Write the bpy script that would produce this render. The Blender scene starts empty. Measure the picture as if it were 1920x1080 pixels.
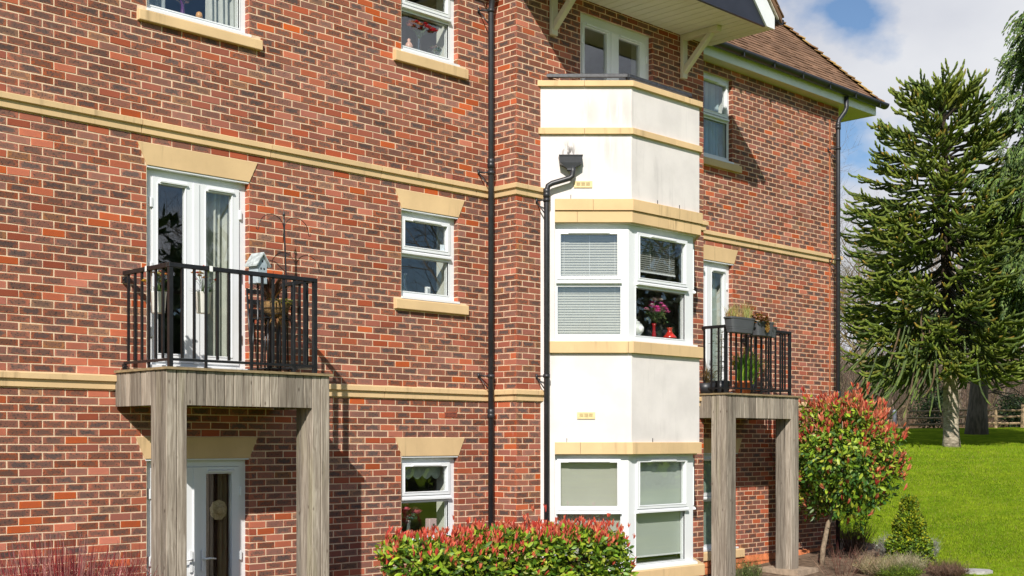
import bpy, bmesh, math, random
from mathutils import Vector, Matrix
R = math.radians
S2 = math.sqrt(0.5)
scene = bpy.context.scene
COL = scene.collection

# ------------------------------------------------------------------ camera
cam_d = bpy.data.cameras.new("camera")
cam = bpy.data.objects.new("camera", cam_d); COL.objects.link(cam)
cam.location = (0, -11.5, 2.25)
cam.rotation_euler = (R(90), 0, R(-45))
cam_d.sensor_width = 36.0
cam_d.lens = 36.0 * 2380 / 1920
cam_d.shift_y = 0.15
cam_d.clip_start = 0.1
cam_d.clip_end = 3000
scene.camera = cam

# ------------------------------------------------------------------ light
SUN = Vector((-1.212, -1.0, 1.127)).normalized()      # direction towards the sun
SUN_EL = math.asin(SUN.z)
SUN_AZ = math.atan2(SUN.x, SUN.y)
world = bpy.data.worlds.new("World"); scene.world = world
world.use_nodes = True
wn = world.node_tree; wn.nodes.clear()
def wnode(t, **k):
    n = wn.nodes.new(t)
    for a, b in k.items(): setattr(n, a, b)
    return n
sky = wnode("ShaderNodeTexSky", sky_type='NISHITA', sun_disc=False)
sky.sun_elevation = SUN_EL; sky.sun_rotation = SUN_AZ
sky.air_density = 1.0; sky.dust_density = 0.3; sky.ozone_density = 4.0
bg1 = wnode("ShaderNodeBackground"); bg1.inputs[1].default_value = 0.095
wn.links.new(sky.outputs[0], bg1.inputs[0])
tc = wnode("ShaderNodeTexCoord")
mp = wnode("ShaderNodeMapping"); mp.inputs['Scale'].default_value = (1.0, 1.0, 1.7); mp.inputs['Location'].default_value = (1.748, 8.564, 6.213)
wn.links.new(tc.outputs['Generated'], mp.inputs[0])
nz = wnode("ShaderNodeTexNoise"); nz.inputs['Scale'].default_value = 3.2; nz.inputs['Detail'].default_value = 9; nz.inputs['Roughness'].default_value = 0.52
wn.links.new(mp.outputs[0], nz.inputs['Vector'])
rp = wnode("ShaderNodeValToRGB"); rp.color_ramp.elements[0].position = 0.50; rp.color_ramp.elements[1].position = 0.562
wn.links.new(nz.outputs[0], rp.inputs[0])
nz2 = wnode("ShaderNodeTexNoise"); nz2.inputs['Scale'].default_value = 5.0; nz2.inputs['Detail'].default_value = 7
wn.links.new(mp.outputs[0], nz2.inputs['Vector'])
rp2 = wnode("ShaderNodeValToRGB")
rp2.color_ramp.elements[0].position = 0.3; rp2.color_ramp.elements[0].color = (0.55, 0.57, 0.635, 1)
rp2.color_ramp.elements[1].position = 0.7; rp2.color_ramp.elements[1].color = (0.76, 0.77, 0.79, 1)
wn.links.new(nz2.outputs[0], rp2.inputs[0])
bg2 = wnode("ShaderNodeBackground"); bg2.inputs[1].default_value = 0.98
wn.links.new(rp2.outputs[0], bg2.inputs[0])
mxs = wnode("ShaderNodeMixShader")
wn.links.new(rp.outputs[0], mxs.inputs[0]); wn.links.new(bg1.outputs[0], mxs.inputs[1]); wn.links.new(bg2.outputs[0], mxs.inputs[2])
wo = wnode("ShaderNodeOutputWorld"); wn.links.new(mxs.outputs[0], wo.inputs[0])

sun_d = bpy.data.lights.new("sun", 'SUN'); sun_d.energy = 5.0; sun_d.angle = R(0.53); sun_d.color = (1.0, 0.945, 0.875)
sun = bpy.data.objects.new("sun", sun_d); COL.objects.link(sun)
sun.location = SUN * 60
sun.rotation_euler = (-SUN).to_track_quat('-Z', 'Y').to_euler()
scene.view_settings.view_transform = 'Standard'
scene.view_settings.look = 'None'
scene.view_settings.exposure = 0.22
scene.view_settings.gamma = 1.0
scene.view_settings.use_curve_mapping = False
try:
    scene.cycles.max_bounces = 8; scene.cycles.transparent_max_bounces = 16
except Exception: pass

# ------------------------------------------------------------------ helpers
def wloc(o):
    v = Vector((0, 0, 0))
    while o is not None:
        v += o.location; o = o.parent
    return v

class MB:
    def __init__(s):
        s.v = []; s.f = []; s.m = []; s.sm = []; s.col = []
    def add(s, vs, fs, mi=0, smooth=False):
        n = len(s.v); s.v.extend([tuple(p) for p in vs])
        for f in fs:
            s.f.append(tuple(i + n for i in f)); s.m.append(mi); s.sm.append(smooth)
    def box(s, a0, a1, b0, b1, z0, z1, F=None, mi=0):
        vs = [(a0, b0, z0), (a1, b0, z0), (a1, b1, z0), (a0, b1, z0), (a0, b0, z1), (a1, b0, z1), (a1, b1, z1), (a0, b1, z1)]
        if F: vs = [F(*p) for p in vs]
        s.add(vs, [(0, 3, 2, 1), (4, 5, 6, 7), (0, 1, 5, 4), (1, 2, 6, 5), (2, 3, 7, 6), (3, 0, 4, 7)], mi)
    def prism(s, poly, z0, z1, mi=0):
        n = len(poly)
        s.add([(x, y, z0) for x, y in poly] + [(x, y, z1) for x, y in poly],
              [tuple(range(n - 1, -1, -1)), tuple(range(n, 2 * n))] + [(i, (i + 1) % n, n + (i + 1) % n, n + i) for i in range(n)], mi)
    def extr(s, prof, a0, a1, F, mi=0, m0=0.0, m1=0.0):
        # profile points (b,z) swept along a; m0/m1: mitre, a shifts by m*b at each end
        n = len(prof)
        s.add([F(a0 + m0 * b, b, z) for b, z in prof] + [F(a1 + m1 * b, b, z) for b, z in prof],
              [tuple(range(n)), tuple(range(2 * n - 1, n - 1, -1))] + [((i + 1) % n, i, n + i, n + (i + 1) % n) for i in range(n)], mi)
    def poly(s, pts, b0, b1, F, mi=0):
        # polygon in (a,z) extruded from b0 to b1
        n = len(pts)
        s.add([F(a, b0, z) for a, z in pts] + [F(a, b1, z) for a, z in pts],
              [tuple(range(n)), tuple(range(2 * n - 1, n - 1, -1))] + [((i + 1) % n, i, n + i, n + (i + 1) % n) for i in range(n)], mi)
    def plate(s, rect, holes, b0, b1, F, mi=0, back=False):
        A0, A1, Z0, Z1 = rect
        xs = sorted(set([A0, A1] + [h for q in holes for h in q[:2] if A0 < h < A1]))
        zs = sorted(set([Z0, Z1] + [h for q in holes for h in q[2:4] if Z0 < h < Z1]))
        def solid(i, j):
            if i < 0 or j < 0 or i >= len(xs) - 1 or j >= len(zs) - 1: return False
            x = (xs[i] + xs[i + 1]) / 2; z = (zs[j] + zs[j + 1]) / 2
            return not any(q[0] < x < q[1] and q[2] < z < q[3] for q in holes)
        for i in range(len(xs) - 1):
            for j in range(len(zs) - 1):
                if not solid(i, j): continue
                x0, x1, z0, z1 = xs[i], xs[i + 1], zs[j], zs[j + 1]
                s.add([F(x0, b1, z0), F(x1, b1, z0), F(x1, b1, z1), F(x0, b1, z1)], [(0, 1, 2, 3)], mi)
                if back: s.add([F(x0, b0, z0), F(x1, b0, z0), F(x1, b0, z1), F(x0, b0, z1)], [(3, 2, 1, 0)], mi)
                if b0 != b1:
                    if not solid(i - 1, j): s.add([F(x0, b0, z0), F(x0, b1, z0), F(x0, b1, z1), F(x0, b0, z1)], [(0, 1, 2, 3)], mi)
                    if not solid(i + 1, j): s.add([F(x1, b0, z0), F(x1, b1, z0), F(x1, b1, z1), F(x1, b0, z1)], [(3, 2, 1, 0)], mi)
                    if not solid(i, j - 1): s.add([F(x0, b0, z0), F(x1, b0, z0), F(x1, b1, z0), F(x0, b1, z0)], [(0, 1, 2, 3)], mi)
                    if not solid(i, j + 1): s.add([F(x0, b0, z1), F(x1, b0, z1), F(x1, b1, z1), F(x0, b1, z1)], [(3, 2, 1, 0)], mi)
    def tube(s, pts, rad, sides=8, mi=0, smooth=True, cap=True, star=0.0):
        pts = [Vector(p) for p in pts]
        if not isinstance(rad, (list, tuple)): rad = [rad] * len(pts)
        n0 = len(s.v); up = None
        for i, p in enumerate(pts):
            d = (pts[min(i + 1, len(pts) - 1)] - pts[max(i - 1, 0)])
            if d.length < 1e-9: d = Vector((0, 0, 1))
            d.normalize()
            if up is None:
                up = Vector((0, 0, 1)) if abs(d.z) < 0.9 else Vector((1, 0, 0))
            x = d.cross(up)
            if x.length < 1e-6: x = d.cross(Vector((0.3, 0.9, 0.1)))
            x.normalize(); y = x.cross(d); up = y
            for k in range(sides):
                a = 2 * math.pi * (k + 0.5 * (i % 2 if star else 0)) / sides
                r = rad[i] * (1 + (star if (k + i) % 2 else -star))
                q = p + x * (math.cos(a) * r) + y * (math.sin(a) * r)
                s.v.append(tuple(q))
        for i in range(len(pts) - 1):
            for k in range(sides):
                a = n0 + i * sides + k; b = n0 + i * sides + (k + 1) % sides
                s.f.append((a, b, b + sides, a + sides)); s.m.append(mi); s.sm.append(smooth)
        if cap and sides > 2:
            s.f.append(tuple(n0 + k for k in range(sides - 1, -1, -1))); s.m.append(mi); s.sm.append(False)
            e = n0 + (len(pts) - 1) * sides
            s.f.append(tuple(e + k for k in range(sides))); s.m.append(mi); s.sm.append(False)
    def lathe(s, prof, c=(0, 0, 0), seg=20, mi=0, smooth=True, sx=1.0, sy=1.0):
        n0 = len(s.v)
        for r, z in prof:
            for k in range(seg):
                a = 2 * math.pi * k / seg
                s.v.append((c[0] + r * sx * math.cos(a), c[1] + r * sy * math.sin(a), c[2] + z))
        for i in range(len(prof) - 1):
            for k in range(seg):
                a = n0 + i * seg + k; b = n0 + i * seg + (k + 1) % seg
                s.f.append((a, b, b + seg, a + seg)); s.m.append(mi); s.sm.append(smooth)
    def leaf(s, p, d, n, L, W, col, fold=0.15, hi=False, bend=0.1):
        d = d.normalized(); x = d.cross(n)
        if x.length < 1e-5: x = d.cross(Vector((0.1, 0.7, 0.6)))
        x.normalize(); n = x.cross(d).normalized()
        h = W / 2; k0 = len(s.v)
        if hi:
            P = [p, p + d * L * .3 + x * h * .9 , p + d * L * .68 + x * h * .85 - n * bend * L * .4, p + d * L - n * bend * L,
                 p + d * L * .68 - x * h * .85 - n * bend * L * .4, p + d * L * .3 - x * h * .9,
                 p + d * L * .3 - n * fold * h, p + d * L * .68 - n * (fold * h + bend * L * .4)]
            s.v.extend([tuple(q) for q in P])
            for f in ((0, 6, 1), (1, 6, 7, 2), (2, 7, 3), (0, 5, 6), (5, 4, 7, 6), (4, 3, 7)):
                s.f.append(tuple(k0 + i for i in f)); s.m.append(0); s.sm.append(True)
            s.col.extend([col] * 8)
        else:
            P = [p, p + d * L * .5 + x * h, p + d * L - n * bend * L, p + d * L * .5 - x * h, p + d * L * .5 - n * fold * h * 2]
            s.v.extend([tuple(q) for q in P])
            for f in ((0, 4, 2, 1), (0, 3, 2, 4)):
                s.f.append(tuple(k0 + i for i in f)); s.m.append(0); s.sm.append(False)
            s.col.extend([col] * 5)
    def mesh(s, name, mats, off=Vector((0, 0, 0)), bevel=0.0):
        me = bpy.data.meshes.new(name)
        ox, oy, oz = off
        me.from_pydata([(x - ox, y - oy, z - oz) for x, y, z in s.v], [], s.f)
        me.polygons.foreach_set("material_index", s.m)
        me.polygons.foreach_set("use_smooth", s.sm)
        if s.col:
            at = me.attributes.new("lc", 'FLOAT_COLOR', 'POINT')
            fl = []
            for c in s.col: fl.extend((c[0], c[1], c[2], 1.0))
            at.data.foreach_set("color", fl)
        for m in (mats if isinstance(mats, (list, tuple)) else [mats]): me.materials.append(m)
        bm = bmesh.new(); bm.from_mesh(me)
        if bevel:
            bmesh.ops.remove_doubles(bm, verts=bm.verts, dist=1e-5)
            bmesh.ops.bevel(bm, geom=[e for e in bm.edges if e.is_manifold and e.calc_face_angle(0) > 0.6], offset=bevel, segments=1, affect='EDGES', clamp_overlap=True)
        if not s.col: bmesh.ops.recalc_face_normals(bm, faces=bm.faces)
        bm.to_mesh(me); bm.free()
        me.update()
        return me
    def build(s, name, mats, parent=None, bevel=0.0, kind=None, loc=None):
        base = wloc(parent) if parent else Vector((0, 0, 0))
        l = Vector(loc) if loc else base
        me = s.mesh(name, mats, l, bevel)
        o = bpy.data.objects.new(name, me); COL.objects.link(o)
        o.parent = parent
        o.location = l - base
        if kind: o['kind'] = kind
        return o

def tag(o, label, cat=None, group=None, kind=None):
    if label: o['label'] = label
    if cat: o['category'] = cat
    if group: o['group'] = group
    if kind: o['kind'] = kind
    return o
def thing(name, loc, label, cat, group=None):
    o = bpy.data.objects.new(name, None); COL.objects.link(o)
    o.location = loc; o.empty_display_size = 0.2
    return tag(o, label, cat, group)
def copy_tree(o, parent=None):
    c = o.copy(); COL.objects.link(c); c.parent = parent
    for ch in list(o.children): copy_tree(ch, c)
    return c
def frame(x, y, ang=0.0):
    ca, sa = math.cos(R(ang)), math.sin(R(ang))
    return lambda a, b, z: (x + a * ca + b * sa, y + a * sa - b * ca, z)

# ------------------------------------------------------------------ materials
def base_mat(name):
    m = bpy.data.materials.new(name); m.use_nodes = True
    nt = m.node_tree
    return m, nt, nt.nodes["Principled BSDF"], nt.nodes["Material Output"]
def N(nt, t, **k):
    n = nt.nodes.new(t)
    for a, b in k.items(): setattr(n, a, b)
    return n
def setin(n, **k):
    for a, b in k.items(): n.inputs[a].default_value = b
    return n
def math_node(nt, op, a, b=None, c=None, clamp=False):
    n = N(nt, "ShaderNodeMath", operation=op); n.use_clamp = clamp
    for i, q in enumerate((a, b, c)):
        if q is None: continue
        if hasattr(q, 'is_linked') or isinstance(q, bpy.types.NodeSocket): nt.links.new(q, n.inputs[i])
        else: n.inputs[i].default_value = q
    return n.outputs[0]
def mixc(nt, fac, a, b, blend='MIX'):
    n = N(nt, "ShaderNodeMix", data_type='RGBA', blend_type=blend)
    for q, i in ((fac, 0), (a, 6), (b, 7)):
        if isinstance(q, bpy.types.NodeSocket): nt.links.new(q, n.inputs[i])
        else: n.inputs[i].default_value = q if i == 0 else tuple(q) + ((1,) if len(q) == 3 else ())
    return n.outputs[2]
def noise(nt, vec, scale, detail=4, rough=.55):
    n = N(nt, "ShaderNodeTexNoise"); setin(n, Scale=scale, Detail=detail, Roughness=rough)
    nt.links.new(vec, n.inputs['Vector']); return n.outputs[0]
def maprange(nt, v, a, b, c=0., d=1., smooth=True):
    n = N(nt, "ShaderNodeMapRange"); n.interpolation_type = 'SMOOTHSTEP' if smooth else 'LINEAR'; n.clamp = True
    nt.links.new(v, n.inputs[0])
    for i, q in enumerate((a, b, c, d)): n.inputs[i + 1].default_value = q
    return n.outputs[0]
def position(nt): return N(nt, "ShaderNodeNewGeometry").outputs['Position']
def scaled(nt, vec, sc):
    n = N(nt, "ShaderNodeMapping"); n.inputs['Scale'].default_value = sc; nt.links.new(vec, n.inputs[0]); return n.outputs[0]
def bump(nt, bsdf, h, strength=.3, dist=.01):
    b = N(nt, "ShaderNodeBump"); setin(b, Strength=strength, Distance=dist)
    nt.links.new(h, b.inputs['Height']); nt.links.new(b.outputs[0], bsdf.inputs['Normal'])

def M(name, col, rough=.6, var=.12, scale=6., stretch=(1, 1, 1), bmp=0.0, bscale=60., metal=0.0, spec=.5, col2=None, objrand=0.0):
    m, nt, bs, out = base_mat(name)
    P = scaled(nt, position(nt), stretch)
    n1 = noise(nt, P, scale, 5)
    f = maprange(nt, n1, .3, .7)
    a = tuple(c * (1 - var) for c in col); b = tuple(min(1, c * (1 + var)) for c in col) if col2 is None else col2
    c = mixc(nt, f, a, b)
    if objrand:
        oi = N(nt, "ShaderNodeObjectInfo")
        hv = N(nt, "ShaderNodeHueSaturation")
        nt.links.new(maprange(nt, oi.outputs['Random'], 0, 1, 1 - objrand, 1 + objrand, False), hv.inputs['Value'])
        nt.links.new(c, hv.inputs['Color']); c = hv.outputs[0]
    nt.links.new(c, bs.inputs['Base Color'])
    setin(bs, Roughness=rough, Metallic=metal)
    bs.inputs['Specular IOR Level'].default_value = spec
    if bmp: bump(nt, bs, noise(nt, P, bscale, 4), bmp, .01)
    return m

def brick_material():
    m, nt, bs, out = base_mat("brick")
    at = N(nt, "ShaderNodeAttribute", attribute_name="rnd"); sep = N(nt, "ShaderNodeSeparateColor"); nt.links.new(at.outputs['Color'], sep.inputs[0])
    uv = N(nt, "ShaderNodeAttribute", attribute_name="buv"); su = N(nt, "ShaderNodeSeparateXYZ"); nt.links.new(uv.outputs['Vector'], su.inputs[0])
    P = position(nt)
    e = math_node(nt, 'SUBTRACT', su.outputs[2], math_node(nt, 'ABSOLUTE', su.outputs[0]))
    ev = math_node(nt, 'SUBTRACT', .0325, math_node(nt, 'ABSOLUTE', su.outputs[1]))
    d = math_node(nt, 'MINIMUM', e, math_node(nt, 'MULTIPLY', ev, 2.6))
    n1 = noise(nt, P, 24, 4, .6)
    c = math_node(nt, 'ADD', d, math_node(nt, 'MULTIPLY', math_node(nt, 'SUBTRACT', n1, .5), .15))
    mask = maprange(nt, c, .004, .052)
    def ramp(stops):
        r = N(nt, "ShaderNodeValToRGB"); cr = r.color_ramp; cr.interpolation = 'CONSTANT'
        cr.elements[0].position = 0; cr.elements[0].color = stops[0][1] + (1,)
        cr.elements[1].position = stops[1][0]; cr.elements[1].color = stops[1][1] + (1,)
        for p, q in stops[2:]:
            k = cr.elements.new(p); k.color = q + (1,)
        nt.links.new(sep.outputs[0], r.inputs[0]); return r.outputs[0]
    OR = (.52, .115, .040); RD = (.36, .085, .045); RB = (.235, .085, .055); PG = (.20, .090, .060); DK = (.125, .078, .066); BR = (.22, .11, .07)
    edge = ramp([(0, OR), (.09, RD), (.22, (.33, .105, .06)), (.40, (.39, .105, .05)), (.62, (.33, .10, .052)), (.82, (.35, .11, .055)), (.97, (.38, .16, .07))])
    cen = ramp([(0, (.46, .11, .045)), (.09, (.36, .09, .046)), (.22, (.25, .10, .066)), (.40, PG), (.62, (.165, .085, .063)), (.82, DK), (.97, BR)])
    col = mixc(nt, mask, edge, cen)
    sp = maprange(nt, noise(nt, P, 58, 3, .6), .56, .64)
    sp = math_node(nt, 'MULTIPLY', sp, math_node(nt, 'MULTIPLY', maprange(nt, sep.outputs[0], .2, .4), .8))
    col = mixc(nt, sp, col, (.055, .042, .040))
    # scattered lime bloom
    bl = math_node(nt, 'MULTIPLY', maprange(nt, noise(nt, scaled(nt, P, (1, 1, .55)), 7.5, 6, .65), .66, .80), .32)
    col = mixc(nt, bl, col, (.50, .41, .36))
    hv = N(nt, "ShaderNodeHueSaturation"); nt.links.new(col, hv.inputs['Color'])
    nt.links.new(math_node(nt, 'MULTIPLY', maprange(nt, sep.outputs[1], 0, 1, .74, 1.18, False), maprange(nt, noise(nt, P, .55, 4, .6), .3, .7, .86, 1.14)), hv.inputs['Value'])
    nt.links.new(maprange(nt, sep.outputs[2], 0, 1, .85, 1.06, False), hv.inputs['Saturation'])
    col = mixc(nt, math_node(nt, 'MULTIPLY', noise(nt, P, 220, 2), .5), hv.outputs[0], (.72, .72, .72), 'MULTIPLY')
    nt.links.new(col, bs.inputs['Base Color']); setin(bs, Roughness=.85); bs.inputs['Specular IOR Level'].default_value = .25
    bump(nt, bs, noise(nt, P, 160, 4, .65), .5, .004)
    return m

def stone_material(name, col, streak=.0):
    m, nt, bs, out = base_mat(name)
    P = position(nt)
    c = mixc(nt, maprange(nt, noise(nt, P, 2.2, 5), .3, .7), tuple(q * .92 for q in col), tuple(min(1, q * 1.06) for q in col))
    oi = N(nt, "ShaderNodeObjectInfo"); hv = N(nt, "ShaderNodeHueSaturation"); nt.links.new(c, hv.inputs['Color'])
    nt.links.new(maprange(nt, oi.outputs['Random'], 0, 1, .93, 1.05, False), hv.inputs['Value']); c = hv.outputs[0]
    st = maprange(nt, noise(nt, scaled(nt, P, (6, 6, .5)), 2.0, 5, .6), .52, .74)
    lo = maprange(nt, noise(nt, P, .9, 3), .40, .65)
    st = math_node(nt, 'MULTIPLY', math_node(nt, 'MULTIPLY', st, lo), streak)
    c = mixc(nt, st, c, tuple(q * .55 for q in col))
    sp = math_node(nt, 'MULTIPLY', maprange(nt, noise(nt, P, 45, 3), .66, .74), .18)
    c = mixc(nt, sp, c, tuple(q * .5 for q in col))
    nt.links.new(c, bs.inputs['Base Color']); setin(bs, Roughness=.9); bs.inputs['Specular IOR Level'].default_value = .2
    bump(nt, bs, noise(nt, P, 120, 4), .25, .003)
    return m

def wood_material():
    m, nt, bs, out = base_mat("weathered_timber")
    P = position(nt); oi = N(nt, "ShaderNodeObjectInfo")
    ofs = N(nt, "ShaderNodeCombineXYZ"); nt.links.new(math_node(nt, 'MULTIPLY', oi.outputs['Random'], 30), ofs.inputs[2])
    va = N(nt, "ShaderNodeVectorMath", operation='ADD'); nt.links.new(P, va.inputs[0]); nt.links.new(ofs.outputs[0], va.inputs[1])
    V = va.outputs[0]
    wob = N(nt, "ShaderNodeTexNoise"); setin(wob, Scale=2.5, Detail=2); nt.links.new(V, wob.inputs['Vector'])
    vm = N(nt, "ShaderNodeVectorMath", operation='MULTIPLY_ADD'); nt.links.new(wob.outputs['Color'], vm.inputs[0]); vm.inputs[1].default_value = (.05, .05, 0); nt.links.new(V, vm.inputs[2])
    g = noise(nt, scaled(nt, vm.outputs[0], (55, 55, 1.6)), 1.0, 5, .65)
    b = noise(nt, scaled(nt, V, (9, 9, .9)), 1.0, 4, .6)
    c = mixc(nt, maprange(nt, g, .34, .66), (.205, .168, .13), (.40, .345, .28))
    c = mixc(nt, maprange(nt, b, .50, .72), c, (.20, .165, .13))
    dark = math_node(nt, 'MULTIPLY', maprange(nt, noise(nt, scaled(nt, V, (16, 16, .7)), 1., 4, .6), .56, .74), .62)
    c = mixc(nt, dark, c, (.06, .05, .042))
    gr = math_node(nt, 'MULTIPLY', maprange(nt, noise(nt, scaled(nt, P, (4, 4, .4)), 1., 3), .6, .75), .25)
    c = mixc(nt, gr, c, (.26, .27, .09))
    kn = N(nt, "ShaderNodeTexVoronoi"); setin(kn, Scale=1.0); nt.links.new(scaled(nt, V, (9, 9, 4.2)), kn.inputs['Vector'])
    kd = math_node(nt, 'MULTIPLY', maprange(nt, kn.outputs['Distance'], .03, .13, 1, 0), .8)
    c = mixc(nt, kd, c, (.10, .07, .05))
    hv = N(nt, "ShaderNodeHueSaturation"); nt.links.new(c, hv.inputs['Color'])
    nt.links.new(maprange(nt, oi.outputs['Random'], 0, 1, .62, 1.25, False), hv.inputs['Value'])
    nt.links.new(hv.outputs[0], bs.inputs['Base Color']); setin(bs, Roughness=.85); bs.inputs['Specular IOR Level'].default_value = .2
    bump(nt, bs, g, .5, .004)
    return m

def glass_material(name="window_glass", tint=(.97, .98, .97), f0=.085):
    m, nt, bs, out = base_mat(name); nt.nodes.remove(bs)
    tr = N(nt, "ShaderNodeBsdfTransparent"); tr.inputs[0].default_value = tint + (1,)
    gl = N(nt, "ShaderNodeBsdfGlossy"); gl.inputs['Roughness'].default_value = 0.0; gl.inputs['Color'].default_value = (.95, .97, 1, 1)
    ge = N(nt, "ShaderNodeNewGeometry"); dt = N(nt, "ShaderNodeVectorMath", operation='DOT_PRODUCT')
    nt.links.new(ge.outputs['Normal'], dt.inputs[0]); nt.links.new(ge.outputs['Incoming'], dt.inputs[1])
    k = math_node(nt, 'SUBTRACT', 1.0, math_node(nt, 'ABSOLUTE', dt.outputs['Value']))
    fr = math_node(nt, 'MULTIPLY_ADD', math_node(nt, 'POWER', k, 5.0), 1 - f0, f0)
    bp = N(nt, "ShaderNodeBump"); setin(bp, Strength=.02, Distance=.02); nt.links.new(noise(nt, position(nt), 1.6, 1), bp.inputs['Height'])
    nt.links.new(bp.outputs[0], gl.inputs['Normal'])
    mx = N(nt, "ShaderNodeMixShader"); nt.links.new(fr, mx.inputs[0]); nt.links.new(tr.outputs[0], mx.inputs[1]); nt.links.new(gl.outputs[0], mx.inputs[2])
    nt.links.new(mx.outputs[0], out.inputs[0])
    return m

def leaf_material(name, rough=.4, trans=.3, spec=.5, var=.25):
    m, nt, bs, out = base_mat(name)
    at = N(nt, "ShaderNodeAttribute", attribute_name="lc")
    n = noise(nt, position(nt), 9, 3)
    hv = N(nt, "ShaderNodeHueSaturation"); nt.links.new(at.outputs['Color'], hv.inputs['Color'])
    nt.links.new(maprange(nt, n, .3, .7, 1 - var, 1 + var), hv.inputs['Value'])
    c = hv.outputs[0]
    nt.links.new(c, bs.inputs['Base Color']); setin(bs, Roughness=rough); bs.inputs['Specular IOR Level'].default_value = spec
    tl = N(nt, "ShaderNodeBsdfTranslucent"); nt.links.new(c, tl.inputs[0])
    mx = N(nt, "ShaderNodeMixShader"); mx.inputs[0].default_value = trans
    nt.links.new(bs.outputs[0], mx.inputs[1]); nt.links.new(tl.outputs[0], mx.inputs[2]); nt.links.new(mx.outputs[0], out.inputs[0])
    return m

m_brick = brick_material()
m_mortar = M("mortar", (.71, .535, .37), .95, .12, 14, bmp=.4, bscale=150, spec=.1)
m_stone = stone_material("cast_stone", (.66, .465, .25), 1.0)
m_render = stone_material("white_render", (.665, .62, .595), .36)
def soot_stain(m):
    nt = m.node_tree; bs = nt.nodes["Principled BSDF"]; src = bs.inputs['Base Color'].links[0].from_socket
    P = position(nt)
    def blob(c, sc, thr, amt, k, nsc):
        v = N(nt, "ShaderNodeVectorMath", operation='SUBTRACT'); nt.links.new(P, v.inputs[0]); v.inputs[1].default_value = c
        l = N(nt, "ShaderNodeVectorMath", operation='LENGTH'); nt.links.new(scaled(nt, v.outputs[0], sc), l.inputs[0])
        f = math_node(nt, 'MULTIPLY', maprange(nt, l.outputs['Value'], .15, 1, 1, 0), maprange(nt, noise(nt, scaled(nt, P, nsc), 1, 5, .65), thr, thr + .15))
        return math_node(nt, 'MULTIPLY', f, amt)
    c = mixc(nt, blob((11.81, -.70, 5.86), (7.5, 7.5, 4.6), .42, .85, 1, (26, 26, 9)), src, (.06, .055, .05))
    for q in ((12.20, -1.09, 6.42), (12.00, -.9, 6.40), (12.33, -1.2, 6.40), (12.15, -1.04, 5.95)):
        c = mixc(nt, blob(q, (5.5, 5.5, 3.2), .40, .36, 1, (13, 13, 1.0)), c, (.36, .33, .30))
    nt.links.new(c, bs.inputs['Base Color'])
soot_stain(m_render)
m_pvc = M("white_plastic", (.72, .735, .745), .35, .02, 2)
m_cream = M("cream_timber_paint", (.62, .55, .41), .5, .06, 5)
m_soffit = M("cream_soffit_board", (.70, .66, .55), .5, .04, 3)
m_white = M("white_gloss_board", (.82, .83, .84), .4, .03, 4)
m_black = M("black_rail_paint", (.013, .013, .014), .32, .25, 20, spec=.5)
m_pipe = M("black_plastic_pipe", (.022, .023, .027), .42, .2, 9, spec=.5)
m_dark = M("black_gable_boarding", (.02, .021, .03), .35, .2, 4)
m_wood = wood_material()
m_deck = M("deck_edge_timber", (.26, .19, .10), .8, .3, 12, stretch=(1, 1, 6))
m_tile = M("clay_roof_tile", (.205, .118, .072), .85, .28, 2.5, bmp=.4, bscale=70, objrand=.13, spec=.2)
m_moss = M("mossy_ridge_tile", (.24, .125, .07), .9, .4, 5, bmp=.6, bscale=40, spec=.1, col2=(.34, .22, .07), objrand=.3)
m_glass = glass_material()
m_glassware = glass_material("clear_glassware", (.86, .92, .92), .08)
m_room = M("room_paint", (.36, .335, .29), .9, .1, 1.5)
m_floor = M("room_carpet", (.10, .08, .065), .95, .2, 8)
m_reveal = M("plaster_reveal", (.62, .63, .56), .85, .05, 3)
m_copper = M("copper_strip", (.50, .17, .07), .55, .2, 8)
m_brass = M("vent_plastic", (.66, .52, .26), .5, .1, 20)
m_airbrick = M("terracotta_airbrick", (.30, .075, .04), .8, .2, 30)
m_plinth = M("orange_plinth_brick", (.46, .15, .06), .85, .3, 9, bmp=.4, bscale=120, objrand=.2, spec=.2)
m_leaf = leaf_material("photinia_leaf", .42, .3, .35)
m_matleaf = leaf_material("garden_leaf", .55, .3, .35)
m_needle = leaf_material("conifer_leaf", .5, .18, .3, .3)
m_rope = leaf_material("monkey_puzzle_leaf", .6, .03, .25, .35)
m_petal = leaf_material("petal", .7, .3, .2, .1)
m_net = leaf_material("curtain_fabric", .9, .35, .1, .06)

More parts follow.
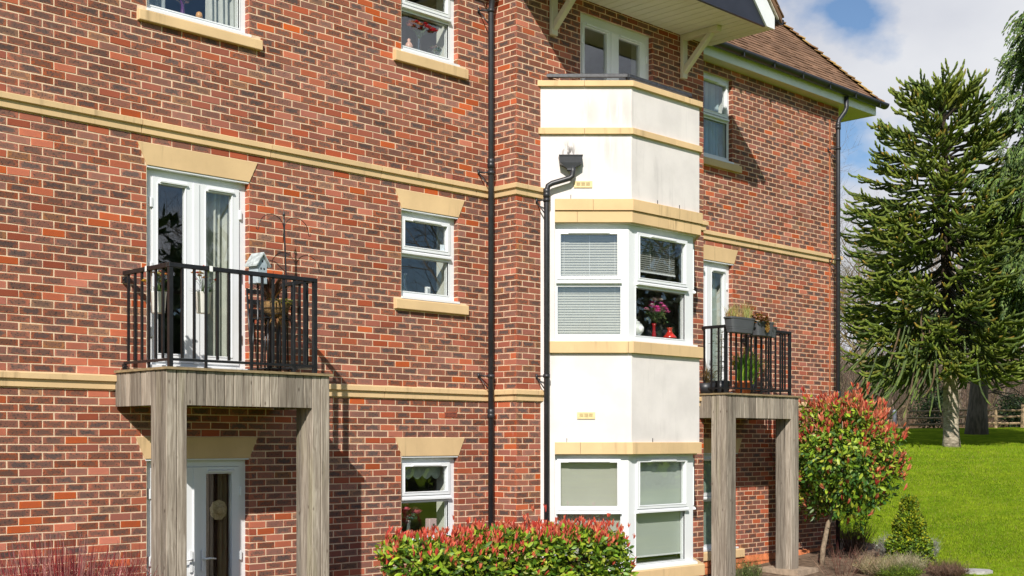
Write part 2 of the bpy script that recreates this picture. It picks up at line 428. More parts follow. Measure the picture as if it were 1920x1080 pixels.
# ------------------------------------------------------------------ brickwork
building = thing("apartment_building", (11, 0, 0), "red brick apartment building with white rendered bay, sandstone bands and brown tiled roof", "building")
bricks = []          # (F, a, z, length, attr)
RNG = random.Random(11)
def brick_attr():
    return (RNG.random(), RNG.random(), RNG.random())
JOINT0 = .05
def brick_wall(F, a0, a1, z0, z1, holes, shift=0.0):
    k0 = int(math.floor((z0 - JOINT0) / .075 + 1e-6)); k1 = int(math.ceil((z1 - JOINT0) / .075 - 1e-6))
    for k in range(k0, k1):
        zb = JOINT0 + k * .075; zc = zb + .0375
        if zc < z0 or zc > z1: continue
        ivs = [(a0, a1)]
        for h in holes:
            if h[4 - 2] + .004 < zc < h[3] - .004:
                if len(h) > 4:
                    t = (zc - h[2]) / (h[3] - h[2]); l = h[0] + (h[4] - h[0]) * t; r = h[1] + (h[5] - h[1]) * t
                else: l, r = h[0], h[1]
                nv = []
                for p, q in ivs:
                    if r <= p or l >= q: nv.append((p, q)); continue
                    if l > p: nv.append((p, l))
                    if r < q: nv.append((r, q))
                ivs = nv
        off = shift + (.1125 if k % 2 else 0.0)
        for p, q in ivs:
            i = math.floor((p - off) / .225)
            pieces = []
            while True:
                s0 = off + i * .225; s1 = s0 + .225
                if s0 >= q: break
                l = max(s0, p); r = min(s1, q)
                pieces.append([l, r]); i += 1
            # merge slivers into their neighbour
            if len(pieces) > 1 and pieces[0][1] - pieces[0][0] < .05: pieces[1][0] = pieces[0][0]; pieces.pop(0)
            if len(pieces) > 1 and pieces[-1][1] - pieces[-1][0] < .05: pieces[-2][1] = pieces[-1][1]; pieces.pop()
            for l, r in pieces:
                L = r - l - .011
                if L < .02: continue
                bricks.append((F, (l + r) / 2, zc, L, brick_attr()))
PROUD = .0035
def brick_geo(L, seed, proud=PROUD):
    g = random.Random(seed)
    h = .0325; hl = L / 2; c = .003
    j = lambda s=.0022: g.uniform(-s, s)
    dl = j(.002); tilt = j(.0016)
    fr = [(-hl + c + dl, -h + c - tilt), (hl - c + dl, -h + c + tilt), (hl - c + dl, h - c + tilt), (-hl + c + dl, h - c - tilt)]
    sd = [(-hl + dl, -h - tilt), (hl + dl, -h + tilt), (hl + dl, h + tilt), (-hl + dl, h - tilt)]
    p = proud + j(.0015)
    V = [(a + j(), p, z + j()) for a, z in fr] + [(a + j(), p - c, z + j()) for a, z in sd] + [(a, -.004, z) for a, z in sd]
    Fc = [(0, 1, 2, 3)]
    for i in range(4):
        n = (i + 1) % 4
        Fc.append((4 + i, 4 + n, n, i)); Fc.append((8 + i, 8 + n, 4 + n, 4 + i))
    return V, Fc
def set_brick_attr(me, rn, bu):
    a = me.attributes.new("rnd", 'FLOAT_COLOR', 'POINT'); a.data.foreach_set("color", rn)
    b = me.attributes.new("buv", 'FLOAT_VECTOR', 'POINT'); b.data.foreach_set("vector", bu)

FM = frame(0, 0)                        # main facade
FP = frame(0, -.45)                     # projecting gable section
FR = frame(11.125, 0, -90)              # its left return
CX0, CX1, CX2, CX3 = 11.56, 12.37, 13.785, 14.595
FC = frame(CX0, -.45, -45); LC = (CX1 - CX0) / S2     # canted left side of the bay
FF = frame(CX1, -1.26)                                # bay front
FK = frame(CX2, -1.26, 45)                            # canted right side
WALL_END = 19.47

main_holes = [  # a0,a1,z0,z1
    (6.36, 7.55, 3.0, 5.0), (6.36, 7.55, -.1, 2.075), (6.36, 7.55, 6.55, 7.9),
    (9.655, 10.555, 3.95, 5.0), (9.655, 10.555, 1.025, 2.075), (9.655, 10.555, 6.86, 7.91),
    (15.16, 16.33, 3.0, 5.0), (15.16, 16.45, .60, 2.075), (15.16, 16.33, 6.56, 7.86)]
def lin(l, r, z0, z1, fl=.105): return (l, r, z0, z1, l - fl, r + fl)
lintels = [lin(6.36, 7.55, 5.0, 5.225), lin(6.34, 7.55, 2.075, 2.30), lin(9.66, 10.56, 5.0, 5.225), lin(9.66, 10.56, 2.075, 2.30), lin(15.14, 16.36, 5.0, 5.225), lin(15.14, 16.47, 2.075, 2.30)]
sills = [(9.54, 10.695, 3.81, 3.95), (9.54, 10.695, .885, 1.025), (9.53, 10.69, 6.715, 6.86), (6.255, 7.69, 6.42, 6.55), (15.02, 16.515, 6.43, 6.56), (15.02, 16.59, .45, .60)]
bands = [(0, 30, 5.30, 5.45), (0, 30, 2.75, 2.90)]
brick_wall(FM, 2.0, 11.10, -.1, 8.0, main_holes + lintels + [(s[0], s[1], s[2], s[3]) for s in sills] + bands)
brick_wall(FM, 14.90, WALL_END, -.1, 8.0, main_holes + lintels + [(s[0], s[1], s[2], s[3]) for s in sills] + bands, .0)
brick_wall(FR, .0, .4565, -.1, 8.05, bands, .4565 - .45)
fd_hole = (12.31, 13.80, 5.95, 7.87)
bay_hole = (CX0, CX3, -1, 6.79)
brick_wall(FP, 11.118, 14.98, -.1, 8.05, [fd_hole, bay_hole] + bands, 11.118)
# reveals: short returns at the right-hand jamb of each opening (facing left), and the left jambs
reveal_spec = []
for (l, r, z0, z1) in main_holes:
    reveal_spec.append((r, z0, z1, 0.0))
reveal_spec.append((13.80, 5.95, 7.87, -.45))
for r, z0, z1, y in reveal_spec:
    Fv = frame(r, y + .075, -90)
    brick_wall(Fv, .0, .082, max(z0, -.1), z1, [], -.03)

# individual bricks: the largest in view, at the near end of the main facade
def in_view(a, y, z):
    dx, dy, dz = a, y + 11.5, z - 2.25
    Z = S2 * (dx + dy); X = S2 * (dx - dy)
    return 960 + 2380 * X / Z, 828 - 2380 * dz / Z, Z
cand = []
for i, b in enumerate(bricks):
    if b[0] is FM:
        px, py, Z = in_view(b[1], 0, b[2])
        if 4 < px < 280 and 5 < py < 1020 and b[3] > .15 and not (px > 205 and 480 < py < 800): cand.append((Z, i))
cand.sort(); chosen = set(i for _, i in cand[:296])
wall = MB()
wall.plate((2.0, 11.13, -.2, 8.0), main_holes, 0, 0, FM)
wall.plate((14.95, WALL_END, -.2, 8.0), main_holes, 0, 0, FM)
wall.plate((0, .45, -.2, 8.05), [], 0, 0, FR)
wall.plate((11.125, 14.975, -.2, 8.05), [fd_hole, (11.62, 14.53, .5, 2.2), (11.62, 14.53, 3.4, 5.0)], 0, 0, FP)
wall.add([(14.975, -.45, -.2), (14.975, 0, -.2), (14.975, 0, 8.05), (14.975, -.45, 8.05)], [(0, 1, 2, 3)])
wall.add([(WALL_END, 0, -.2), (WALL_END, 6, -.2), (WALL_END, 6, 8.0), (WALL_END, 0, 8.0)], [(0, 1, 2, 3)])
for (l, r, z0, z1), y in [(h, 0) for h in main_holes] + [(fd_hole, -.45)]:
    for x in (l, r):
        wall.add([(x, y, z0), (x, y + .12, z0), (x, y + .12, z1), (x, y, z1)], [(0, 1, 2, 3)])
    wall.add([(l, y, z1), (r, y, z1), (r, y + .12, z1), (l, y + .12, z1)], [(0, 1, 2, 3)])
wall_o = wall.build("wall", m_mortar, building)
brick_wall(frame(WALL_END, 0, 90), .0, 4.0, .05, 8.0, bands, 0)
bv, bf, rn, bu = [], [], [], []
for i, (F, a, z, L, at) in enumerate(bricks):
    if i in chosen: continue
    V, Fc = brick_geo(L, i)
    n = len(bv)
    for (da, b, dz) in V:
        bv.append(F(a + da, b, z + dz)); rn.extend((at[0], at[1], at[2], 1)); bu.extend((da, dz, L / 2))
    bf.extend([tuple(q + n for q in f) for f in Fc])
me = bpy.data.meshes.new("brickwork"); bx, by, bz = building.location
me.from_pydata([(x - bx, y - by, z - bz) for x, y, z in bv], [], bf); set_brick_attr(me, rn, bu); me.materials.append(m_brick)
brickwork = bpy.data.objects.new("brickwork", me); COL.objects.link(brickwork); brickwork.parent = wall_o; brickwork['kind'] = 'stuff'
variants = {}
def brick_variant(L, k):
    key = (round(L, 3), k)
    if key not in variants:
        V, Fc = brick_geo(L, 9000 + k * 7)
        mm = bpy.data.meshes.new("brick"); mm.from_pydata([(a, -b, z) for a, b, z in V], [], Fc)
        at = brick_attr(); rn = []; bu = []
        for a, b, z in V: rn.extend(at + (1,)); bu.extend((a, z, L / 2))
        set_brick_attr(mm, rn, bu); mm.materials.append(m_brick); variants[key] = mm
    return variants[key]
for i in sorted(chosen):
    F, a, z, L, at = bricks[i]
    k = RNG.randrange(48) if L > .2 else RNG.randrange(6)
    o = bpy.data.objects.new("brick", brick_variant(L, k)); COL.objects.link(o); o.parent = wall_o
    o.location = Vector((a, 0, z)) - building.location
    o.rotation_euler = (0, RNG.uniform(-.006, .006), 0)

# ------------------------------------------------------------------ stone trim
def string_course(F, a0, a1, ztop, first=1.55, m0=0.0, m1=0.0, end=False):
    segs = []; x = a0; step = first
    while x < a1 - 1e-6:
        e = min(x + step, a1)
        if a1 - e < .25: e = a1
        segs.append((x, e)); x = e; step = 1.52
    for i, (p, q) in enumerate(segs):
        m = MB(); g0 = 0 if i == 0 else .003; g1 = 0 if i == len(segs) - 1 else .003
        A = m0 if i == 0 else 0; B = m1 if i == len(segs) - 1 else 0
        m.extr([(-.02, ztop), (.045, ztop - .008), (.055, ztop - .016), (.055, ztop - .066), (.045, ztop - .070), (.027, ztop - .072), (.027, ztop - .142), (.018, ztop - .148), (-.02, ztop - .148)], p + g0 * 1.4, q - g1 * 1.4, F, 0, A, B)
        m.build("string_course_stone", m_stone, building)
for zt, off in ((5.45, .35), (2.902, .12)):
    if zt > 5: string_course(FM, 2.0, 11.125, zt, 1.25, 0, -1)
    else:
        string_course(FM, 2.0, 6.01, zt, 1.1); string_course(FM, 7.88, 11.125, zt, 1.5, 0, -1)
    string_course(FR, 0, .45, zt, 2, 1, 1)
    string_course(FP, 11.125, CX0 + .05, zt, 2, -1, 0)
    string_course(FP, CX3 + .02, 14.975, zt, 2, 0, 1)
    if zt > 5: string_course(FM, 15.0, WALL_END, zt, 1.4, 0, 1)
    else: string_course(FM, 16.72, WALL_END, zt, 1.4, 0, 1)
for l in lintels:
    m = MB(); m.poly([(l[0], l[2] + .002), (l[1], l[2] + .002), (l[5], l[3] - .003), (l[4], l[3] - .003)], -.05, .014, FM)
    m.build("lintel", m_stone, building, bevel=.003)
    m = MB(); m.box(l[0] + .004, l[1] - .004, -.055, .004, l[2] - .016, l[2] - .001, FM)
    m.build("drip_trim", m_pvc, building)
for a0, a1, z0, z1 in sills:
    m = MB(); m.extr([(-.06, z0), (.05, z0), (.055, z0 + .005), (.055, z1 - .03), (.048, z1 - .022), (-.06, z1)], a0, a1, FM)
    m.build("sill", m_stone, building, bevel=.003)

# ------------------------------------------------------------------ rooms behind the glass
def room(x0, x1, y0, y1, z0, z1):
    m = MB()
    v = [(x0, y0, z0), (x1, y0, z0), (x1, y1, z0), (x0, y1, z0), (x0, y0, z1), (x1, y0, z1), (x1, y1, z1), (x0, y1, z1)]
    m.add(v, [(0, 1, 2, 3)], 1); m.add(v, [(7, 6, 5, 4), (2, 1, 5, 6), (3, 2, 6, 7), (0, 3, 7, 4)], 0)
    m.build("room", [m_room, m_floor], building)
for z0, z1 in ((.02, 2.45), (2.98, 5.28), (5.93, 7.98)):
    room(4.2, 9.0, .03, 4.2, z0, z1); room(9.06, 11.1, .03, 3.2, z0, z1)
    room(11.2, 14.9, -.43, 3.6, z0, z1); room(15.0, 19.2, .03, 4.0, z0, z1)

# ------------------------------------------------------------------ windows and doors
def ring(m, g, w, b0, b1, F, mi=0):
    m.plate((g[0] - w, g[1] + w, g[2] - w, g[3] + w), [g], b0, b1, F, mi, True)
def glaze(F, g, b, parent):
    m = MB(); m.box(g[0] - .006, g[1] + .006, b, b + .006, g[2] - .006, g[3] + .006, F); return m.build("pane", m_glass, parent)
def jamb(F, a0, a1, z0, z1, b, parent, depth=.22):
    m = MB()
    for x in (a0, a1): m.add([F(x, b, z0), F(x, b - depth, z0), F(x, b - depth, z1), F(x, b, z1)], [(0, 1, 2, 3)])
    for z in (z0, z1): m.add([F(a0, b, z), F(a1, b, z), F(a1, b - depth, z), F(a0, b - depth, z)], [(0, 1, 2, 3)])
    return m.build("inner_reveal", m_reveal, parent)
def casement(F, b, a0, a1, z0, z1, up, lo, parent=None, nose=True, vent=.26, rv=True):
    w = .045
    m = MB()
    hu = (up[0] - w + .012, up[1] + w - .012, up[2] - w + .012, up[3] + w - .012)
    m.plate((a0, a1, z0, z1), [hu, lo], b - .07, b, F, 0, True)
    ring(m, lo, .012, b - .02, b + .006, F)
    win = m.build("window", m_pvc, parent or building)
    s = MB(); ring(s, up, w, b - .03, b + .026, F); ring(s, up, .012, b + .026, b + .032, F)
    P = win if parent is None else parent
    s.build("sash", m_pvc, P, bevel=.003)
    d = MB(); zt = up[2] - w
    d.extr([(b, zt - .055), (b + .05, zt - .05), (b + .05, zt - .028), (b + .03, zt - .014), (b + .002, zt - .004)], up[0] - .055, up[1] + .055, F)
    d.build("drip_rail", m_pvc, P)
    glaze(F, up, b - .012, P); glaze(F, lo, b - .03, P)
    c = (up[0] + up[1]) / 2
    v = MB(); v.extr([(b + .024, up[3] + .014), (b + .05, up[3] + .008), (b + .052, up[3] + .022), (b + .024, up[3] + .036)], c - vent, c + vent, F)
    v.build("trickle_vent", m_pvc, P)
    if nose:
        n = MB(); n.extr([(b - .05, z0 + .03), (b - .05, z0 - .004), (b + .085, z0 - .010), (b + .085, z0 + .016)], a0 - .0, a1 + .02, F); n.build("window_sill", m_pvc, P)
    if rv: jamb(F, a0 + .03, a1 - .03, z0 + .02, z1 - .02, b - .071, P)
    return win
def french(F, b, a0, a1, z0, z1, g1, g2, mid, gz0, gz1, head=.0, side=.085, handle=None, parts=True):
    m = MB()
    L = (a0 + side, mid, z0 + .05, z1 - .085 - head); Rr = (mid, a1 - side, z0 + .05, z1 - .085 - head)
    m.plate((a0, a1, z0, z1), [(L[0], Rr[1], L[2], L[3])], b - .07, b, F, 0, True)
    dr = m.build("french_door", m_pvc, building)
    for (q, g) in ((L, g1), (Rr, g2)):
        s = MB(); gg = (g[0], g[1], gz0, gz1)
        s.plate((q[0] + .003, q[1] - .003, q[2] + .003, q[3] - .003), [gg], b - .04, b + .018, F, 0, True)
        ring(s, gg, .012, b + .018, b + .024, F)
        s.build("door_leaf", m_pvc, dr, bevel=.002)
        glaze(F, gg, b - .014, dr)
        v = MB(); v.extr([(b + .016, gz1 + .022), (b + .044, gz1 + .016), (b + .046, gz1 + .032), (b + .016, gz1 + .05)], g[0] + .02, g[1] + .02, F); v.build("trickle_vent", m_pvc, dr)
    s = MB(); s.box(mid - .032, mid + .032, b + .018, b + .030, z0 + .05, z1 - .09 - head, F); s.build("meeting_stile", m_pvc, dr)
    for x in (a0 + side - .01, a1 - side + .01):
        for z in (z0 + .35, (z0 + z1) / 2, z1 - .35):
            h = MB(); h.box(x - .014, x + .014, b, b + .03, z - .05, z + .05, F); h.build("hinge", m_pvc, dr, bevel=.004)
    if handle:
        for x, s_ in ((mid - .065, -1), (mid + .075, 1)):
            h = MB(); h.box(x - .016, x + .016, b + .03, b + .042, handle - .13, handle + .09, F)
            h.tube([F(x, b + .04, handle), F(x, b + .075, handle), F(x + .06 * s_, b + .08, handle + .004), F(x + .13 * s_, b + .075, handle - .006)], [.011, .011, .010, .008], 8)
            h.build("handle", m_pvc, dr)
    t = MB(); t.box(a0, a1, b - .06, b + .07, z0 - .04, z0 + .02, F); t.build("threshold", m_pvc, dr)
    jamb(F, a0 + .03, a1 - .03, z0, z1 - .02, b - .071, dr)
    return dr
WB = -.065
# small windows stacked over one another
for dz in (0, -2.925, 2.91):
    w_ = casement(FM, WB, 9.655, 10.555, 3.95 + dz, 5.0 + dz, (9.745, 10.42, 4.575 + dz, 4.875 + dz), (9.70, 10.455, 4.04 + dz, 4.445 + dz), vent=.22)
    if dz == 0:
        s = MB(); s.box(10.33, 10.40, WB - .005, WB - .0035, 4.585, 4.655, FM); s.build("window_sticker", M("sticker_paper", (.55, .62, .66), .6, .15, 60), w_)
# wide windows
casement(FM, WB, 6.36, 7.55, 6.55, 7.9, (6.47, 7.43, 7.32, 7.78), (6.42, 7.47, 6.63, 7.20))
casement(FM, WB, 15.16, 16.33, 6.56, 7.86, (15.27, 16.22, 7.30, 7.74), (15.23, 16.26, 6.64, 7.17))
casement(FM, WB, 15.16, 16.45, .60, 2.075, (15.27, 16.33, 1.47, 1.96), (15.23, 16.38, .68, 1.34))
french(FM, WB, 6.36, 7.55, 3.0, 5.0, (6.51, 6.82), (7.06, 7.37), 6.945, 3.14, 4.845)
french(FM, WB, 6.345, 7.55, .02, 2.075, (6.50, 6.81), (7.06, 7.37), 6.94, .22, 1.915, handle=1.04)
french(FM, WB, 15.16, 16.33, 3.0, 5.0, (15.30, 15.61), (15.86, 16.17), 15.745, 3.14, 4.845)
french(FP, WB, 12.31, 13.80, 5.95, 7.87, (12.44, 12.89), (13.13, 13.58), 13.0, 6.1, 7.70, head=.04, side=.09)

# ------------------------------------------------------------------ rendered bay
def bay_poly(o):
    k = o * math.tan(R(22.5))
    return [(CX0 - o * 1.4142, -.45), (CX1 - k, -1.26 - o), (CX2 + k, -1.26 - o), (CX3 + o * 1.4142, -.45)]
bay = MB()
bay.prism(bay_poly(0), -.2, .50); bay.prism(bay_poly(0), 2.24, 3.37); bay.prism(bay_poly(0), 5.30, 6.12); bay.prism(bay_poly(0), 6.198, 6.72)
# slim white piers at the wall, and the window heads behind the stone
bay.prism([(CX0, -.45), (CX0 + .127, -.577), (CX0 + .19, -.514), (CX0 + .126, -.45)], .50, 2.24)
bay.prism([(CX0, -.45), (CX0 + .127, -.577), (CX0 + .19, -.514), (CX0 + .126, -.45)], 3.37, 5.30)
bay.prism([(CX3, -.45), (CX3 - .127, -.577), (CX3 - .19, -.514), (CX3 - .126, -.45)], .50, 2.24)
bay.prism([(CX3, -.45), (CX3 - .127, -.577), (CX3 - .19, -.514), (CX3 - .126, -.45)], 3.37, 5.30)
bay.prism(bay_poly(-.03), 5.0, 5.30)
bay.prism(bay_poly(-.03), 2.075, 2.24)
bay_o = bay.build("bay", m_render, building)
def bay_band(z0, z1, o, start=0.0, splits=(.55,), splf=(.62,), bevel=.003, name="bay_stone"):
    # stone course round the three faces, cut into blocks
    k = math.tan(R(22.5))
    for F, L, sp, mA, mB in ((FC, LC, splits, 0, k), (FF, CX2 - CX1, splf, -k, k), (FK, LC, (.6,), -k, 0)):
        cuts = [0] + list(sp) + [L]
        for i in range(len(cuts) - 1):
            a, b = cuts[i], cuts[i + 1]
            if F is FC and i == 0: a = start
            if F is FK and i == len(cuts) - 2: b = L - start
            m = MB()
            m.extr([(-.05, z0), (o, z0), (o, z1 - .006), (o - .006, z1), (-.05, z1)], a + (.002 if i else 0), b - (.002 if i < len(cuts) - 2 else 0), F, 0, mA if i == 0 else 0, mB if i == len(cuts) - 2 else 0)
            m.build(name, m_stone, bay_o)
bay_band(6.72, 6.79, .045, -.04, (.55,), (.66,)); bay_band(6.12, 6.198, .04, -.03, (.55,), (.66, .86))
bay_band(5.159, 5.302, .045, .18, (.66,), (.62, 1.15)); bay_band(5.012, 5.156, .022, .18, (.46,), (.72,))
bay_band(2.093, 2.243, .03, .18, (.50,), (.55, .69))
bay_band(3.367, 3.512, .05, .115, (1.10,), (.62,)); bay_band(.47, .615, .07, .115, (.6,), (.66,))
# bay windows
KB = -.08; kk = .08 * math.tan(R(22.5))
for zb, zt, u0, u1, l0, l1 in ((3.513, 5.02, 4.345, 4.872, 3.605, 4.212), (.618, 2.10, 1.432, 1.985, .69, 1.345)):
    casement(FC, KB, .18, LC - kk, zb, zt, (.253, .971, u0, u1), (.216, 1.012, l0, l1), parent=bay_o, nose=False, rv=False)
    casement(FF, KB, kk, CX2 - CX1 - kk, zb, zt, (.233, 1.185, u0, u1), (.18, 1.197, l0, l1), parent=bay_o, nose=False, rv=False)
    casement(FK, KB, kk, LC - .18, zb, zt, (.17, .89, u0, u1), (.13, .93, l0, l1), parent=bay_o, nose=False, rv=False)
    s = MB(); p = bay_poly(-.02); q = bay_poly(-.16)
    k0 = len(p)
    s.add([(x, y, zb - .012) for x, y in p] + [(x, y, zb + .025) for x, y in p] + [(x, y, zb + .05) for x, y in q], [(i, i + 1, 4 + i + 1, 4 + i) for i in range(3)] + [(4 + i, 5 + i, 9 + i, 8 + i) for i in range(3)])
    s.build("window_sill", m_pvc, bay_o)
    f = MB(); f.prism([(x, y) for x, y in bay_poly(-.15)], zb - .02, zb + .012); f.build("window_board", m_reveal, bay_o)
    f = MB(); f.prism([(x, y) for x, y in bay_poly(-.13)], zt - .0, zt + .04); f.build("bay_ceiling", m_reveal, bay_o)
# render expansion clips above the stone
for F, a, z in ((FC, .38, 5.33), (FF, .52, 5.33), (FF, .98, 5.33), (FC, .33, 2.265), (FF, .42, 2.265)):
    m = MB(); m.box(a - .004, a + .004, 0, .006, z - .028, z + .028, F); m.build("render_clip", m_pipe, bay_o)
def grille(F, a0, a1, z0, z1, parent):
    m = MB(); m.plate((a0, a1, z0, z1), [(a0 + .025 + k * (a1 - a0 - .05) / 3 + .006, a0 + .025 + (k + 1) * (a1 - a0 - .05) / 3 - .006, z0 + .018, z1 - .018) for k in range(3)], 0, .014, F)
    for j in range(4):
        z = z0 + .022 + j * (z1 - z0 - .044) / 3.2
        m.extr([(.003, z), (.013, z - .004), (.013, z + .002), (.003, z + .007)], a0 + .02, a1 - .02, F)
    b = MB(); b.box(a0 + .01, a1 - .01, .0005, .002, z0 + .01, z1 - .01, F)
    o = m.build("air_vent", m_brass, parent); b.build("vent_void", m_pipe, parent)
grille(FC, .42, .65, 5.447, 5.53, bay_o); grille(FC, .46, .685, 2.535, 2.62, bay_o)
for a0, a1, z0 in ((10.335, 10.54, 2.545), (10.455, 10.66, 5.455)):
    m = MB(); m.box(a0, a1, -.002, .0085, z0, z0 + .062, FM); o = m.build("airbrick", m_airbrick, building)
    h = MB()
    for i in range(8):
        for j in range(3): h.box(a0 + .014 + i * .023, a0 + .028 + i * .023, .0085, .0095, z0 + .008 + j * .018, z0 + .018 + j * .018, FM)
    h.build("airbrick_hole", m_pipe, o)
# balcony rail on top of the bay
rl = MB()
pts = [FC(.07, -.10, 6.885), FC(LC - .041, -.10, 6.885), FF(CX2 - CX1 - .06, -.10, 6.885)]
def bar(m, p, q, w, h, z):
    p = Vector((p[0], p[1], z)); q = Vector((q[0], q[1], z)); d = (q - p).normalized(); n = Vector((-d.y, d.x, 0)) * w / 2
    m.add([p - n - Vector((0, 0, h / 2)), p + n - Vector((0, 0, h / 2)), p + n + Vector((0, 0, h / 2)), p - n + Vector((0, 0, h / 2)),
           q - n - Vector((0, 0, h / 2)), q + n - Vector((0, 0, h / 2)), q + n + Vector((0, 0, h / 2)), q - n + Vector((0, 0, h / 2))],
          [(3, 2, 1, 0), (4, 5, 6, 7), (0, 1, 5, 4), (1, 2, 6, 5), (2, 3, 7, 6), (3, 0, 4, 7)])
bar(rl, pts[0], pts[1], .05, .045, 6.885); bar(rl, pts[1], pts[2], .05, .0452, 6.885)
rail_o = rl.build("bay_handrail", M("worn_black_rail", (.035, .036, .04), .4, .5, 30, spec=.6), bay_o, bevel=.004)
for p in (pts[0], pts[1], pts[2]):
    m = MB(); m.box(p[0] - .018, p[0] + .018, p[1] - .018, p[1] + .018, 6.70, 6.865); m.build("rail_post", m_black, bay_o)

# ------------------------------------------------------------------ rainwater pipes
def bracket(m, c, w, r):
    # collar clip with an arm and a stay back to the wall
    m.lathe([(r, -.022), (r + .008, -.022), (r + .008, .022), (r, .022)], c, 14)
    a = Vector(c) + Vector((-.02, .0, 0)); b = Vector(w)
    m.tube([a, b], .010, 6); m.tube([Vector(c) + Vector((0, 0, -.20)), b], .008, 6)
    m.tube([b + Vector((0, -.01, -.03)), b + Vector((0, -.01, .03))], .014, 6)
def collar(c, r, o):
    m = MB(); m.lathe([(r, -.06), (r + .010, -.058), (r + .010, -.01), (r + .006, -.004), (r + .010, .002), (r + .010, .05), (r, .056)], c, 16); m.build("pipe_collar", m_pipe, o)
m = MB(); m.tube([(11.0, -.13, -.2), (11.0, -.13, 7.62), (11.0, -.15, 7.72), (10.98, -.24, 7.95), (10.98, -.27, 8.08)], .036, 16)
p1 = m.build("drainpipe", m_pipe, building)
for z in (5.60, 3.065, 7.62, .9):
    m = MB(); bracket(m, (11.0, -.13, z), (10.90, .0, z + .01), .038); m.build("pipe_bracket", m_pipe, p1)
for z in (5.72, 2.60): collar((11.0, -.13, z), .036, p1)
c2 = Vector((11.53, -.582, 0))
m = MB(); m.tube([c2 + Vector((0, 0, -.2)), c2 + Vector((0, 0, 5.38)), c2 + Vector((.015, -.012, 5.45)), c2 + Vector((.05, -.045, 5.48)), (11.74, -.78, 5.545), (11.765, -.80, 5.57), (11.772, -.806, 5.63), (11.772, -.806, 5.70)], .034, 16)
p2 = m.build("drainpipe", m_pipe, building)
for z in (5.27, 3.07, .9):
    m = MB(); bracket(m, (c2.x, c2.y, z), (11.475, -.45, z), .036); m.build("pipe_bracket", m_pipe, p2)
collar((c2.x, c2.y, 5.36), .034, p2)
h = MB(); FH = frame(CX0, -.45, -45)
zt = 5.832
def hring(a0, a1, b0, b1, z): return [FH(a0, b0, z), FH(a1, b0, z), FH(a1, b1, z), FH(a0, b1, z)]
lv = [hring(.225, .525, .0, .155, zt), hring(.225, .525, .0, .155, zt - .012), hring(.232, .518, .0, .145, zt - .013), hring(.236, .514, .0, .14, zt - .095), hring(.33, .42, .06, .13, zt - .165), hring(.33, .42, .06, .13, zt - .19)]
h.add([p for l in lv for p in l], [(4 * i + k, 4 * i + (k + 1) % 4, 4 * i + 4 + (k + 1) % 4, 4 * i + 4 + k) for i in range(5) for k in range(4)])
h.build("rainwater_hopper", m_pipe, p2)
st = MB()  # soot stain left by the outlet is a soaked patch of render
c3 = (19.13, -.19)
m = MB(); m.tube([(c3[0], c3[1], .36), (c3[0], c3[1], 7.62), (c3[0] + .02, c3[1], 7.70), (c3[0] + .15, c3[1] - .04, 7.86), (c3[0] + .17, c3[1] - .06, 7.93), (c3[0] + .17, c3[1] - .06, 8.12)], .037, 14)
m.tube([(c3[0], c3[1], .38), (c3[0] - .01, c3[1] - .01, .30), (c3[0] - .10, c3[1] - .08, .18), (c3[0] - .12, c3[1] - .1, .05)], .037, 14)
p3 = m.build("drainpipe", m_pipe, building)
for z in (5.34, 7.22, 2.83, 1.15):
    m = MB(); bracket(m, (c3[0], c3[1], z), (c3[0] - .02, .0, z + .01), .038); m.build("pipe_bracket", m_pipe, p3)
for z in (3.05, 7.60): collar((c3[0], c3[1], z), .037, p3)
m = MB()
m.box(19.155, 19.185, .004, .012, 5.50, 7.75, FM); m.box(19.155, 19.185, .004, .012, .3, 5.28, FM)
m.extr([(.012, 5.50), (.07, 5.44), (.07, 5.37), (.04, 5.30), (.012, 5.27), (.004, 5.27), (.03, 5.31), (.062, 5.375), (.062, 5.435), (.004, 5.50)], 19.155, 19.185, FM)
cs = m.build("copper_strip", m_copper, building)
for z in (7.4, 6.5, 5.6, 4.9, 4.1, 3.3):
    m = MB(); m.box(19.145, 19.195, .012, .018, z - .012, z + .012, FM); m.build("strip_clip", m_copper, cs)

